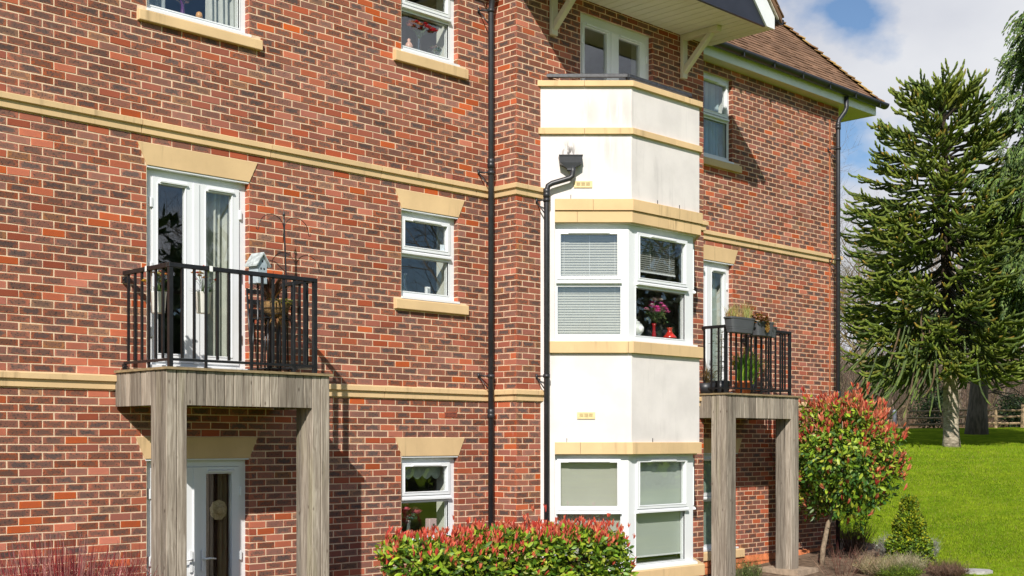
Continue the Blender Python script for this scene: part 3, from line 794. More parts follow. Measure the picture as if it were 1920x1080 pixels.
# ------------------------------------------------------------------ eaves and roofs
PT = 1.12
def eaves(x0, x1, zs=8.0, yf=-.21, right=False):
    m = MB(); m.box(x0, x1, yf, yf + .02, zs, zs + .20); m.build("fascia_board", m_white, building)
    s = MB(); s.box(x0, x1, yf + .02, .3, zs + .004, zs + .02)
    return s.build("eaves_soffit", m_soffit, building)
eaves(2.0, 10.96); eaves(15.0, 20.37)
m = MB(); m.box(WALL_END, 20.35, .02, 4.0, 8.006, 8.022); m.build("eaves_soffit", m_soffit, building)
for k in range(6):
    pass
m = MB(); m.box(20.35, 20.37, -.19, 5.0, 8.0, 8.2); m.build("fascia_board", m_white, building)
def gutter(p, q, r=.085):
    p = Vector(p); q = Vector(q); d = (q - p).normalized(); x = Vector((d.y, -d.x, 0))
    m = MB(); n = 9; vs = []
    for c in (p, q):
        for rr in (r, r - .005):
            for k in range(n):
                a = math.pi * k / (n - 1) + math.pi
                vs.append(c + x * (math.cos(a) * rr) + Vector((0, 0, math.sin(a) * rr)))
    fs = []
    for k in range(n - 1):
        fs += [(k, k + 1, 2 * n + k + 1, 2 * n + k), (n + k + 1, n + k, 3 * n + k, 3 * n + k + 1)]
    fs += [(0, 2 * n, 3 * n, n), (n - 1, 2 * n - 1, 4 * n - 1, 3 * n - 1)]
    m.add(vs, fs, 0, True)
    for c in (p, q):
        cc = [c + x * (math.cos(math.pi * k / 8 + math.pi) * r) + Vector((0, 0, math.sin(math.pi * k / 8 + math.pi) * r)) for k in range(9)]
        m.add(cc, [tuple(range(9))])
    o = m.build("gutter", m_pipe, building)
    L = (q - p).length; k = int(L / .85)
    for i in range(k + 1):
        c = p + d * (L * (i + .35) / (k + .7))
        b = MB()
        pr = [c + x * (math.cos(math.pi * t / 8 + math.pi) * (r + .008)) + Vector((0, 0, math.sin(math.pi * t / 8 + math.pi) * (r + .008))) for t in range(9)]
        pr2 = [u + d * .03 for u in pr]
        b.add(pr + pr2, [(t, t + 1, 10 + t, 9 + t) for t in range(8)])
        w = c - x * .0
        b.add([c + Vector((0, .0, -.065)), c + d * .03 + Vector((0, 0, -.065)), c + d * .03 - x * .075 + Vector((0, 0, -.11)), c - x * .075 + Vector((0, 0, -.11)), c - x * .075 + Vector((0, 0, 0)), c + d * .03 - x * .075], [(0, 1, 2, 3), (3, 2, 5, 4)])
        b.build("gutter_bracket", m_pipe, o)
    return o
gutter((20.53, -.30, 8.205), (15.02, -.30, 8.205)); gutter((10.9, -.30, 8.205), (2.0, -.30, 8.205))
# main roof: front slope, hip slope
E0 = (-.27, 8.20); HX = 20.46
def roof_z(y): return E0[1] + PT * (y - E0[0])
ry = 5.2
rf = MB()
rf.add([(2.0, E0[0], E0[1] - .02), (HX, E0[0], E0[1] - .02), (HX - (ry - E0[0]), ry, roof_z(ry) - .02), (2.0, ry, roof_z(ry) - .02)], [(0, 1, 2, 3)])
rf.add([(HX, E0[0], E0[1] - .02), (HX, 12, E0[1] - .02), (HX - (ry - E0[0]), ry, roof_z(ry) - .02)], [(0, 1, 2)])
roof_o = rf.build("roof", m_tile, building)
tiles = []
dl = math.hypot(1, PT); ny, nz_ = -PT / dl, 1 / dl
g = random.Random(5)
for r_ in range(42):
    s_ = r_ * .10
    y0 = E0[0] + s_ / dl; xr = HX - (y0 - E0[0])
    x = xr - .165 * (.5 if r_ % 2 else 1.0)
    k = 0
    while x > 14.7:
        tiles.append((r_, x, y0)); x -= .165
def tile_geo(x, y0, gx):
    # slab lying on the slope: lower edge lifted
    L = .165 / 1.0; t = .013; w = .160
    lift = .016 + gx.uniform(-.004, .006); sk = gx.uniform(-.004, .004)
    up = Vector((0, 1 / dl, PT / dl)); nn = Vector((0, ny, nz_))
    o = Vector((x + sk, y0, roof_z(y0)))
    a = o + nn * lift; b = a + Vector((w, 0, 0)); c = o + up * .125 + nn * .004 + Vector((w, 0, 0)); d = o + up * .125 + nn * .004
    return [a, b, c, d, a - nn * t, b - nn * t, c - nn * t, d - nn * t], [(0, 1, 2, 3), (4, 5, 1, 0), (5, 6, 2, 1), (7, 4, 0, 3)]
vis = sorted(range(len(tiles)), key=lambda i: (tiles[i][0] * .4 + abs(tiles[i][1] - 17.5) * 2.0))
vis = [i for i in vis if tiles[i][1] > 15.3]
tsel = set(vis[:290]); rest = MB()
tile_vars = []
for k in range(8):
    gx = random.Random(300 + k); mm = MB(); vs, fs = tile_geo(0, E0[0], gx)
    o0 = Vector((0, E0[0], E0[1])); mm.add([v - o0 for v in vs], fs); tile_vars.append(mm.mesh("roof_tile", m_tile))
for i, (r_, x, y0) in enumerate(tiles):
    if i in tsel:
        o = bpy.data.objects.new("roof_tile", tile_vars[g.randrange(8)]); COL.objects.link(o); o.parent = roof_o
        o.location = Vector((x, y0, roof_z(y0))) - building.location
    else:
        vs, fs = tile_geo(x, y0, g); rest.add(vs, fs)
rest.build("roof_tiling", m_tile, roof_o, kind='stuff')
hp = MB()
for k in range(26):      # bonnet hip tiles
    t = k * .145; y = E0[0] + t * .53; x = HX - (y - E0[0]); c = Vector((x, y, roof_z(y) + .015))
    d = Vector((-1, 1, PT)).normalized(); sd = Vector((1, 1, 0)).normalized(); nn = d.cross(sd); nn = nn if nn.z > 0 else -nn
    vs = []
    for (l, up) in ((-.03 + g.uniform(-.02, .02), .018 + g.uniform(0, .03)), (.14, g.uniform(-.005, .012))):
        for a in (-90, -45, 0, 45, 90):
            vs.append(c + d * l + sd * (.085 * math.sin(R(a))) + nn * (.045 * math.cos(R(a)) + up - .02))
    hp = MB(); hp.add(vs, [(i, i + 1, i + 6, i + 5) for i in range(4)] + [(4, 3, 2, 1, 0)]); hp.build("hip_tile", m_moss, roof_o)

# gable over the projecting section
GX0, GX1, GZ, GY = 10.95, 15.15, 8.02, -1.52
gm = (GX0 + GX1) / 2
nb = 13; bw = (-.45 - GY) / 1.0
m = MB(); m.box(GX0, GX1 - .0, GY + .02, -.30, GZ + .012, GZ + .03); gs = m.build("gable_soffit", m_soffit, building)
w = (GX1 - GX0) / 26
for k in range(26):
    m = MB(); m.box(GX0 + k * w + .005, GX0 + (k + 1) * w - .005, GY + .022, -.45, GZ, GZ + .011); m.build("soffit_board", m_soffit, gs)
m = MB(); m.poly([(GX0 + .19, GZ - .004), (GX1 - .19, GZ - .004), (gm, GZ + gm - GX0 - .2)], -(GY + .04), -(GY + .0), frame(0, 0)); m.build("gable_panel", m_dark, building)
for s_ in (1, -1):
    xe = GX1 if s_ > 0 else GX0
    P = [(xe, GZ - .004), (xe, GZ + .17), (gm, GZ + .17 + abs(xe - gm)), (gm, GZ - .004 + abs(xe - gm) - .19), (xe - s_ * .19, GZ - .004)]
    m = MB(); m.poly(P, -(GY + .02), -(GY - .025), frame(0, 0)); m.build("bargeboard", m_white, building)
    m = MB()
    nn = Vector((s_, 0, 1)).normalized()
    q = [(xe + s_ * .12, GZ + .10), (gm, GZ + .10 + abs(xe - gm) + .12), (gm, GZ + .19 + abs(xe - gm) + .12), (xe + s_ * .12, GZ + .19)]
    m.poly(q, -5.0, -(GY - .07), frame(0, 0)); gr = m.build("gable_roof", m_tile, building)
    m = MB(); q = [(xe + s_ * .06, GZ + .135), (gm, GZ + .135 + abs(xe - gm) + .06), (gm, GZ + .195 + abs(xe - gm) + .02), (xe + s_ * .06, GZ + .195 - .02)]
    m.poly(q, -(GY - .02), -(GY - .055), frame(0, 0)); m.build("verge_strip", M("verge_mortar", (.48, .42, .34), .9, .2, 20), gr)
    for k in range(14):
        m = MB(); d0 = k * .11; x = xe + s_ * (.14 - d0); z = GZ + .205 + d0 - .02
        m.poly([(x, z - .01), (x, z + .012), (x - s_ * .15, z + .15), (x - s_ * .15, z + .12)], -(GY + .3), -(GY - .09), frame(0, 0)); m.build("verge_tile", m_tile, gr)
gutter((15.28, -1.56, 8.19), (15.28, -.05, 8.19))
for X in (11.76, 14.46):
    m = MB(); m.box(X - .055, X + .055, -.515, -.462, 7.40, GZ - .002); o = m.build("timber_bracket", m_cream, building, bevel=.006)
    m = MB(); m.box(X - .05, X + .05, -1.10, -.517, GZ - .085, GZ - .003); m.build("bracket_beam", m_cream, o, bevel=.006)
    m = MB()
    V = [(-.517, 7.46), (-.517, 7.57), (-.90, GZ - .087), (-1.0, GZ - .087)]
    m.add([(X - .042, y, z) for y, z in V] + [(X + .042, y, z) for y, z in V], [(0, 1, 2, 3), (7, 6, 5, 4), (0, 4, 5, 1), (1, 5, 6, 2), (2, 6, 7, 3), (3, 7, 4, 0)])
    m.build("bracket_strut", m_cream, o, bevel=.006)
# sloping orange plinth at the right hand wall
for row, (zb, pr) in enumerate(((.36, .015), (.25, .045))):
    for k in range(20):
        a = 15.02 + k * .225 + row * .11
        if a > WALL_END - .2: break
        m = MB(); m.extr([(-.01, zb), (pr + .035, zb), (pr + .035, zb + .02), (pr, zb + .10), (-.01, zb + .10)], a + .005, a + .22, FM); m.build("plinth_brick", m_plinth, wall_o)

# ------------------------------------------------------------------ timber balconies
def balcony(x0, x1, dep):
    zt, zb = 2.916, 2.588
    W = x1 - x0
    m = MB(); m.box(x0 - .02, x1 + .03, -dep - .028, -.03, zt + .002, zt + .026)
    core = m.build("balcony", m_deck, building)
    m = MB(); m.box(x0 + .03, x1 - .03, -dep + .03, -.03, zb + .03, zt); m.build("balcony_soffit", m_deck, core)
    FL = frame(x0, 0, -90); Ff = frame(x0, -dep); Fr_ = frame(x1, -dep, 90)
    pw, pd = .218, .277
    cache = {}
    def plank(F, a0, a1, z0, z1, ang):
        m = MB(); w = a1 - a0
        c = F((a0 + a1) / 2, 0, (z0 + z1) / 2)
        m.box(a0 + .0042, a1 - .0042, -.022, random.uniform(-.002, .004), z0, z1, F)
        o = m.build("plank", m_wood, core, bevel=.0035, loc=c)
        return o
    random.seed(int(x0 * 10))
    # post cladding: front faces, outer and inner side faces
    gz = -.15
    for (a0, a1) in ((0, pw), (W - pw, W)):
        for k in range(2): plank(Ff, a0 + k * pw / 2, a0 + (k + 1) * pw / 2, gz, zt, 0)
    n = 3
    for k in range(n): plank(FL, dep - .0225 - (k + 1) * (pd - .0225) / n, dep - .0225 - k * (pd - .0225) / n, gz, zt, 1)
    FI = frame(x1 - pw, 0, -90)
    for k in range(n): plank(FI, dep - .0225 - (k + 1) * (pd - .0225) / n, dep - .0225 - k * (pd - .0225) / n, gz, zb + .02, 1)
    for k in range(n): plank(Fr_, .0225 + k * (pd - .0225) / n, .0225 + (k + 1) * (pd - .0225) / n, gz, zt, 1)
    for xx in (x0, x1 - pw):
        m = MB(); m.box(xx + .024, xx + pw - .024, -dep + .024, -dep + pd, gz, zb); m.build("post", m_wood, core)
    # fascia boards
    k = 0; a = pw; nb = round((W - 2 * pw) / .0985); bw = (W - 2 * pw) / nb
    for k in range(nb): plank(Ff, pw + k * bw, pw + (k + 1) * bw, zb, zt, 0)
    nb = 7; s0 = .02; bw = (dep - pd - s0) / nb
    for k in range(nb): plank(FL, s0 + k * bw, s0 + (k + 1) * bw, zb, zt, 1)
    Frr = frame(x1, 0, 90)
    for k in range(nb): plank(frame(x1, -dep + pd, 90), k * bw, (k + 1) * bw, zb, zt, 1)
    # railing
    i0, i1, yf = x0 + .09, x1 - .125, -dep + .085
    zr, zl = 3.918, 3.018
    r = MB(); r.box(i0 - .024, i1 + .024, yf - .022, yf + .022, zr - .042, zr); r.build("handrail", m_black, core, bevel=.004)
    for x in (i0, i1):
        r = MB(); r.box(x - .0235, x + .0235, yf + .0225, -.035, zr - .0425, zr - .0005); r.build("handrail", m_black, core, bevel=.004)
        r = MB(); r.box(x - .012, x + .012, yf + .013, -.035, zl - .012, zl + .012); r.build("bottom_rail", m_black, core)
        for z in (zr - .08, zl - .04):
            r = MB(); r.box(x - .012, x + .012, -.06, -.008, z - .035, z + .03); r.tube([(x - .02, -.035, z), (x - .012, -.035, z)], .014, 8); r.build("fixing_lug", m_black, core)
    r = MB(); r.box(i0, i1, yf - .012, yf + .012, zl - .0121, zl + .0121); r.build("bottom_rail", m_black, core)
    for x in (i0, i1):
        r = MB(); r.box(x - .02, x + .02, yf - .02, yf + .02, zt + .026, zr - .043); r.build("rail_post", m_black, core)
    bm_ = MB(); bm_.box(-.011, .011, -.011, .011, -.42, .422); me_s = bm_.mesh("baluster", m_black)
    bm_ = MB(); bm_.box(-.011, .011, -.011, .011, -.51, .422); me_l = bm_.mesh("baluster", m_black)
    zc = zr - .465
    nb = 13
    def bal(x, y, long_):
        o = bpy.data.objects.new("baluster", me_l if long_ else me_s); COL.objects.link(o); o.parent = core; o.location = Vector((x, y, zc)) - building.location
    for k in range(1, nb): bal(i0 + (i1 - i0) * k / nb, yf, k % 4 == 3 and k < 12)
    ns = 6
    for x in (i0, i1):
        for k in range(1, ns + 1): bal(x, yf + (-.06 - yf) * k / (ns + .4), k % 4 == 3)
    return core
bal1 = balcony(6.013, 7.873, .984)
bal2 = balcony(14.86, 16.72, .945)
bal2['label'] = "timber balcony right of the bay, hung with grey planter boxes"
bal1['label'] = "timber balcony at the left with white hanging planters on its rail"

# ------------------------------------------------------------------ curtains, blinds and things in the windows
def curtain(name, F, b, a0, a1, z0, z1, col, label, folds=6, depth=.035, cat="curtain", group=None, taper=None):
    m = MB(); n = folds * 6; rows = 6; vs = []
    g = random.Random(int(a0 * 97))
    ph = [g.uniform(0, 6) for _ in range(3)]
    for j in range(rows + 1):
        t = j / rows; z = z0 + (z1 - z0) * t
        for i in range(n + 1):
            s = i / n; A0, A1 = a0, a1
            if taper: A0 = a0 + taper[0] * (1 - t); A1 = a1 + taper[1] * (1 - t)
            a = A0 + (A1 - A0) * s
            d = math.sin(s * folds * 6.283 + ph[0] + .4 * math.sin(t * 3 + ph[1])) * depth + math.sin(s * folds * 2.9 + ph[2]) * depth * .5
            vs.append(F(a, b + d, z))
    fs = [(j * (n + 1) + i, j * (n + 1) + i + 1, (j + 1) * (n + 1) + i + 1, (j + 1) * (n + 1) + i) for j in range(rows) for i in range(n)]
    m.add(vs, fs, 0, True)
    m.col = [col] * len(vs)
    o = m.build(name, m_net, None, loc=F((a0 + a1) / 2, b, z0))
    return tag(o, label, cat, group)
CREAM = (.62, .62, .54); NET = (.72, .74, .70)
curtain("curtain", FM, -.22, 7.13, 7.50, 3.02, 4.93, (.68, .70, .62), "long pale curtain inside the left balcony's right door leaf", 5)
curtain("curtain", FM, -.32, 7.12, 7.37, .05, 2.0, (.055, .042, .035), "dark brown curtain behind the glass of the ground floor door", 3)
curtain("curtain", FM, -.24, 7.33, 7.41, .05, 2.0, (.36, .31, .18), "narrow beige curtain edge behind the ground floor door glass", 2)
curtain("curtain", FM, -.25, 7.20, 7.54, 6.57, 7.88, NET, "white curtain at the right of the top left window", 5)
curtain("curtain", FM, -.25, 6.37, 6.72, 6.57, 7.88, (.50, .55, .56), "grey white curtain at the left of the top left window", 4)
curtain("curtain", FM, -.24, 15.95, 16.30, 6.58, 7.84, (.55, .68, .70), "pale blue curtain in the top window right of the bay", 4)
curtain("curtain", FM, -.24, 15.2, 15.90, 6.58, 7.84, (.20, .22, .28), "dull grey net curtain in the top window right of the bay", 6)
curtain("curtain", FM, -.22, 15.84, 16.24, 3.02, 4.93, (.60, .70, .64), "pale green curtain behind the right balcony's door", 1, .01)
curtain("blind", FM, -.2, 15.2, 16.42, .66, 2.05, (.40, .50, .44), "pale green blind in the ground window behind the right timber post", 1, .004, "blind")
def slat_blind(F, b, a0, a1, z0, z1, label, n, cols, head=True):
    t = thing("venetian_blind", F((a0 + a1) / 2, b, z0), label, "blind", "venetian blinds in the middle bay window")
    m = MB(); dz = (z1 - z0) / n
    for k in range(n):
        z = z0 + k * dz
        m.extr([(b - .006, z + dz * .99), (b + .007, z + dz * .04), (b + .008, z + dz * .04), (b - .005, z + dz * .99)], a0, a1, F)
    m.build("slat", M("blind_slat", cols, .5, .04, 3), t, kind='stuff')
    h = MB(); h.box(a0, a1, b - .02, b + .02, z1 + .001, z1 + .035, F); h.build("head_rail", m_pvc, t)
    h = MB(); h.box(a0, a1, b - .016, b + .016, z0 - .022, z0 - .002, F); h.build("bottom_rail", m_pvc, t)
    for f in (.12, .5, .88):
        a = a0 + (a1 - a0) * f
        c = MB(); c.tube([F(a, b + .014, z0), F(a, b + .014, z1)], .0022, 4); c.build("cord", m_pvc, t)
slat_blind(FC, -.17, .20, 1.05, 3.60, 4.93, "grey green slatted blind drawn right down in the bay's left pane", 40, (.33, .325, .285))
slat_blind(FF, -.22, .10, 1.16, 4.47, 4.93, "slatted blind half raised over the flowers in the bay's front pane", 17, (.22, .225, .205))
def roller(F, a0, a1, z0, z1, label, col, b=-.16):
    t = thing("roller_blind", F((a0 + a1) / 2, b, z0), label, "blind", "roller blinds in the ground floor bay window")
    m = MB(); m.box(a0, a1, b, b + .002, z0, z1, F); m.build("blind_fabric", M("roller_fabric", col, .9, .03, 2), t)
    m = MB(); m.box(a0, a1, b - .004, b + .007, z0 - .022, z0 - .001, F); m.build("blind_bar", m_pvc, t)
    m = MB(); m.tube([F(a0, b, z1 + .02), F(a1, b, z1 + .02)], .02, 10); m.build("blind_roller", m_pvc, t)
roller(FC, .19, 1.05, .73, 2.04, "drawn cream roller blind in the ground floor bay's left pane above the hedge", (.38, .375, .335))
roller(FF, .10, 1.22, .78, 2.04, "drawn pale green roller blind in the ground floor bay's front pane", (.42, .455, .425))
# scalloped pelmet blind
m = MB(); pts = [(9.70, 2.0), (9.70, 1.84)]
for s in range(5):
    for k in range(1, 9):
        pts.append((9.70 + (s + k / 8) * .15, 1.84 - .045 * math.sin(math.pi * k / 8)))
pts.append((10.45, 2.0))
m.poly(pts, -.20, -.198, FM); tag(m.build("scalloped_blind", M("blind_cotton", (.36, .42, .34), .9, .05, 8), None, loc=(10.08, .2, 1.8)), "pale blind with a scalloped hem in the ground floor window", "blind")

VASE = [(.030, 0), (.034, .005), (.032, .03), (.024, .08), (.020, .13), (.026, .17), (.036, .195)]
def vase(t, c, sc, mat, prof=VASE):
    m = MB(); m.lathe([(r * sc, z * sc) for r, z in prof] + [((r - .004) * sc, z * sc) for r, z in reversed(prof[1:])], c, 20); return m.build("vase", mat, t)
def blooms(t, c, n, spread, hgt, cols, size, seed, name="flower", stems=(.12, .22, .08), leafcol=None):
    g = random.Random(seed); c = Vector(c)
    st = MB(); lf = MB()
    for k in range(n):
        a = g.uniform(0, 6.28); r = spread * math.sqrt(g.random()); z = hgt * (1 - .45 * (r / spread) ** 2) * g.uniform(.75, 1.05)
        p = c + Vector((math.cos(a) * r, math.sin(a) * r * .7, z))
        st.tube([c, c + Vector((math.cos(a) * r * .3, math.sin(a) * r * .3, z * .6)), p], .0022, 4)
        col = cols[k % len(cols)]
        fl = MB(); s = size * g.uniform(.7, 1.2)
        for ring_ in range(2):
            for q in range(6):
                b = q * 6.283 / 6 + ring_ * .5
                d = Vector((math.cos(b), math.sin(b), .25 + ring_ * .9)); d = d + Vector((0, -.6, 0))
                fl.leaf(p, d, Vector((0, 0, 1)), s * (1 - .3 * ring_), s * .75, tuple(x * g.uniform(.8, 1.15) for x in col), .2, False, -.1)
        fl.build(name, m_petal, t)
        if leafcol:
            for q in range(5):
                d = Vector((g.uniform(-1, 1), g.uniform(-1, 1), g.uniform(-.3, 1)))
                lf.leaf(c + Vector((0, 0, z * g.uniform(.2, .8))) + Vector((math.cos(a), math.sin(a), 0)) * r * g.uniform(.2, .9), d, Vector((0, 0, 1)), .055, .03, tuple(x * g.uniform(.7, 1.3) for x in leafcol))
    st.build("stem", M("flower_stem", stems, .7, .2, 20), t)
    if leafcol: lf.build("leaves", m_matleaf, t)
def ib(F, a, z, b=-.17): return Vector(F(a, b, z))
p = ib(FM, 9.97, 6.96); t = thing("flower_vase", p, "clear vase of red flowers on the top small window's sill", "vase")
p = ib(FM, 10.07, 6.96); t.location = p; vase(t, p, 1.1, m_glassware); blooms(t, p + Vector((0, 0, .16)), 16, .21, .22, [(.55, .03, .035), (.66, .20, .09), (.42, .02, .03)], .058, 3)
p = ib(FM, 10.33, 6.96); t = thing("flower_bowl", p, "round glass bowl of pink and green ornaments, right of the red flowers", "bowl")
m = MB(); m.lathe([(.03, 0), (.075, .03), (.095, .075), (.085, .11), (.081, .11), (.09, .075), (.07, .034), (.0, .01)], p, 20); m.build("bowl", m_glassware, t)
blooms(t, p + Vector((0, 0, .02)), 7, .08, .12, [(.5, .12, .14), (.30, .34, .10), (.55, .30, .22)], .035, 9)
p = ib(FM, 9.90, 6.96, -.15); t = thing("ornament", p, "small pink ornament left of the glass vase of red flowers", "ornament")
m = MB(); m.lathe([(.0, 0), (.04, .0), (.05, .035), (.035, .07), (.015, .09), (.022, .115), (.0, .135)], p, 14); m.build("body", M("pink_china", (.62, .36, .28), .4, .1, 20), t)
p = ib(FM, 9.84, 4.05); t = thing("glass_vase", p, "empty waisted clear glass vase on the middle small window's sill", "vase"); vase(t, p, 1.12, m_glassware)
p = ib(FM, 10.24, 4.05, -.2); t = thing("white_box", p, "small white box beside the empty glass vase", "box")
m = MB(); m.box(p.x - .03, p.x + .03, p.y - .02, p.y + .02, p.z, p.z + .09); m.build("box_body", m_white, t, bevel=.004); m = MB(); m.box(p.x - .018, p.x + .018, p.y - .023, p.y - .0205, p.z + .015, p.z + .07); m.build("box_window", M("grey_card", (.35, .36, .36), .6), t)
p = ib(FM, 9.91, 1.11); t = thing("rose_vase", p, "vase of pink roses with grey green leaves in the ground floor window", "vase")
vase(t, p, 1.0, M("dark_vase", (.10, .12, .11), .25)); blooms(t, p + Vector((0, 0, .17)), 7, .15, .24, [(.60, .16, .18), (.40, .10, .11), (.7, .35, .32)], .06, 5, "rose", leafcol=(.10, .24, .17))
p = ib(FM, 10.28, 1.11); t = thing("pink_box", p, "small pink wooden box beside the roses in the ground floor window", "box")
m = MB(); m.box(p.x - .07, p.x + .05, p.y - .04, p.y + .04, p.z, p.z + .20); m.build("box_body", M("pink_wood", (.58, .40, .42), .6, .1, 20), t, bevel=.006); m = MB(); m.lathe([(0, 0), (.012, 0), (.012, .02), (0, .02)], (p.x - .01, p.y - .05, p.z + .12), 10); m.build("knob", m_black, t)
p = ib(FM, 6.86, 6.64); t = thing("dried_flower_vase", p, "dark vase of pale dried flowers in the top left window", "vase")
vase(t, p, .8, M("purple_glass", (.10, .02, .12), .1)); blooms(t, p + Vector((0, 0, .10)), 11, .13, .15, [(.62, .38, .26), (.66, .47, .35), (.5, .25, .2)], .055, 15, stems=(.3, .2, .1))
p = ib(FM, 7.03, 6.64, -.13); t = thing("orange_ornament", p, "small round orange ornament right of the dried flowers", "ornament")
m = MB(); m.lathe([(0, 0), (.028, .004), (.036, .035), (.028, .066), (.008, .078), (0, .08)], p, 14); m.build("body", M("orange_china", (.66, .33, .10), .4), t)
p = ib(FF, .33, 3.62, -.2); t = thing("ginger_jar", p, "white lidded china jar in the bay's front window", "jar")
m = MB(); m.lathe([(0, 0), (.06, 0), (.10, .05), (.105, .10), (.075, .145), (.05, .155)], p, 20); m.build("jar_body", M("white_china", (.72, .74, .72), .15), t); m = MB(); m.lathe([(.056, .155), (.05, .175), (.015, .19), (.02, .205), (.0, .215)], p, 18); m.build("lid", M("white_china_lid", (.74, .76, .74), .15), t)
p = ib(FF, .70, 3.62, -.20); t = thing("flower_vase", p, "red vase of pink and white flowers in the bay's front window", "vase")
vase(t, p, .9, M("red_glass", (.30, .015, .02), .1)); blooms(t, p + Vector((.03, 0, .16)), 24, .19, .34, [(.70, .16, .42), (.80, .55, .58), (.82, .70, .64), (.62, .07, .28)], .058, 21, leafcol=(.14, .20, .08))
p = ib(FF, .98, 3.62, -.16); t = thing("red_vase", p, "bright red flared vase right of the flowers in the bay", "vase")
m = MB(); m.lathe([(.0, 0), (.09, 0), (.092, .01), (.055, .05), (.03, .09), (.034, .125), (.042, .135), (.038, .135), (.026, .11)], p, 20); m.build("vase", M("red_ceramic", (.50, .03, .02), .2), t)
p = Vector((13.55, -.75, 3.0)); t = thing("armchair", p, "dark armchair back inside the bay's front window", "chair")
m = MB(); m.box(p.x - .28, p.x + .28, p.y - .06, p.y + .06, .42 + p.z, .80 + p.z); m.build("backrest", M("dark_upholstery", (.03, .032, .036), .8), t, bevel=.05)
m = MB(); m.box(p.x - .28, p.x + .28, p.y + .061, p.y + .55, .2 + p.z, .42 + p.z); m.build("seat", M("dark_upholstery_seat", (.03, .032, .036), .8), t, bevel=.04)
for sx in (-.24, .24):
    for sy in (.0, .5):
        m = MB(); m.tube([(p.x + sx, p.y + sy, p.z), (p.x + sx, p.y + sy, p.z + .22)], .02, 8); m.build("leg", m_black, t)
p = ib(FM, 7.265, 1.53, -.13); t = thing("straw_hat", p, "small pale straw hat hanging inside the ground floor door glass", "hat")
m = MB(); n0 = 28
prof = [(.0, .05), (.035, .048), (.045, .03), (.050, .004), (.075, .0), (.105, -.006)]
for i, (r, h) in enumerate(prof):
    for k in range(n0):
        a = 6.283 * k / n0; rr = r * (1 + (.05 * math.sin(a * 9) if i == 5 else 0))
        m.v.append((p.x + rr * math.cos(a), p.y - h, p.z + rr * math.sin(a)))
for i in range(5):
    for k in range(n0): m.f.append((i * n0 + k, i * n0 + (k + 1) % n0, (i + 1) * n0 + (k + 1) % n0, (i + 1) * n0 + k)); m.m.append(0); m.sm.append(True)
m.build("hat_body", M("straw", (.50, .36, .18), .8, .25, 60, col2=(.6, .48, .28)), t)
m = MB(); m.tube([(p.x, p.y + .01, p.z + .05), (p.x, p.y + .012, p.z + .36)], .003, 4); m.build("string", M("string", (.3, .24, .15), .9), t)

# ------------------------------------------------------------------ things on the left balcony
def sprig(m, c, g, n, L, W, cols, up=.8, spread=1.0):
    for k in range(n):
        a = g.uniform(0, 6.283); d = Vector((math.cos(a) * spread, math.sin(a) * spread, g.uniform(.2, 1) * up))
        m.leaf(Vector(c) + Vector((math.cos(a), math.sin(a), 0)) * g.uniform(0, .03), d, Vector((0, 0, 1)), L * g.uniform(.6, 1.2), W, tuple(x * g.uniform(.75, 1.25) for x in g.choice(cols)), .15, False, .25)
def hanging_planter(x, y, hook, label, seed, fl):
    t = thing("hanging_planter", (x, y, 3.50), label, "planter", "white planters hung on the left balcony rail")
    m = MB(); m.lathe([(.0, -.02), (.058, -.02), (.062, -.015), (.078, .175), (.083, .182), (.076, .182), (.066, .15)], (x, y, 3.50), 22); m.build("pot", M("white_enamel", (.80, .79, .74), .35, .04, 6), t)
    m = MB(); hx, hy = hook
    ox, oy = (x - hx), (y - hy); l = math.hypot(ox, oy); ux, uy = ox / l, oy / l
    w = Vector((-uy, ux, 0)) * .018
    path = [Vector((x - ux * .068, y - uy * .068, 3.66)), Vector((hx + ux * .030, hy + uy * .030, 3.86)), Vector((hx + ux * .029, hy + uy * .029, 3.922)), Vector((hx - ux * .029, hy - uy * .029, 3.922)), Vector((hx - ux * .030, hy - uy * .030, 3.87))]
    m.add([q + w for q in path] + [q - w for q in path], [(i, i + 1, 6 + i, 5 + i) for i in range(4)]); m.build("hook_strap", M("white_enamel_strap", (.80, .79, .75), .4), t)
    m = MB(); m.lathe([(0, .165), (.062, .165)], (x, y, 3.50), 16); m.build("soil", M("potting_soil", (.04, .028, .02), .95), t)
    g = random.Random(seed); m = MB(); sprig(m, (x, y, 3.66), g, 40, .12, .014, [(.10, .22, .03), (.16, .26, .05), (.06, .14, .03)], 1.3); m.build("leaves", m_matleaf, t)
    blooms(t, (x, y, 3.66), 11, .15, .26, fl, .032, seed + 1, stems=(.12, .2, .05))
hanging_planter(6.205, -.50, (6.103, -.50), "white hanging planter with yellow flowers on the left side of the balcony rail", 31, [(.7, .42, .06), (.65, .22, .08), (.75, .62, .25)])
hanging_planter(6.52, -.785, (6.52, -.90), "white hanging planter with orange flowers on the front of the balcony rail", 33, [(.7, .36, .08), (.6, .08, .04), (.72, .5, .2)])
# bird house on a slim post
p = Vector((7.33, -.50, 0)); t = thing("bird_house", (p.x, p.y, 2.95), "pale grey wooden bird house with pitched roof behind the left balcony rail", "bird house")
mb_ = M("bird_house_paint", (.40, .47, .51), .6, .1, 18)
ang = R(10)
def rot(q, c=p): return (c.x + q[0] * math.cos(ang) - q[1] * math.sin(ang), c.y + q[0] * math.sin(ang) + q[1] * math.cos(ang), q[2])
FB = lambda a, b, z: rot((a * .85, -b * .9, z))
m = MB(); m.poly([(-.075, 3.86), (.075, 3.86), (.075, 4.06), (0, 4.145), (-.075, 4.06)], -.075, .075, FB); m.build("house_body", mb_, t, bevel=.002)
for s_ in (-1, 1):
    m = MB(); m.poly([(s_ * .115, 4.03), (0, 4.16), (0, 4.178), (s_ * .115, 4.048)], -.10, .10, FB); m.build("roof_board", M("bird_house_roof", (.38, .42, .42), .7, .3, 22), t)
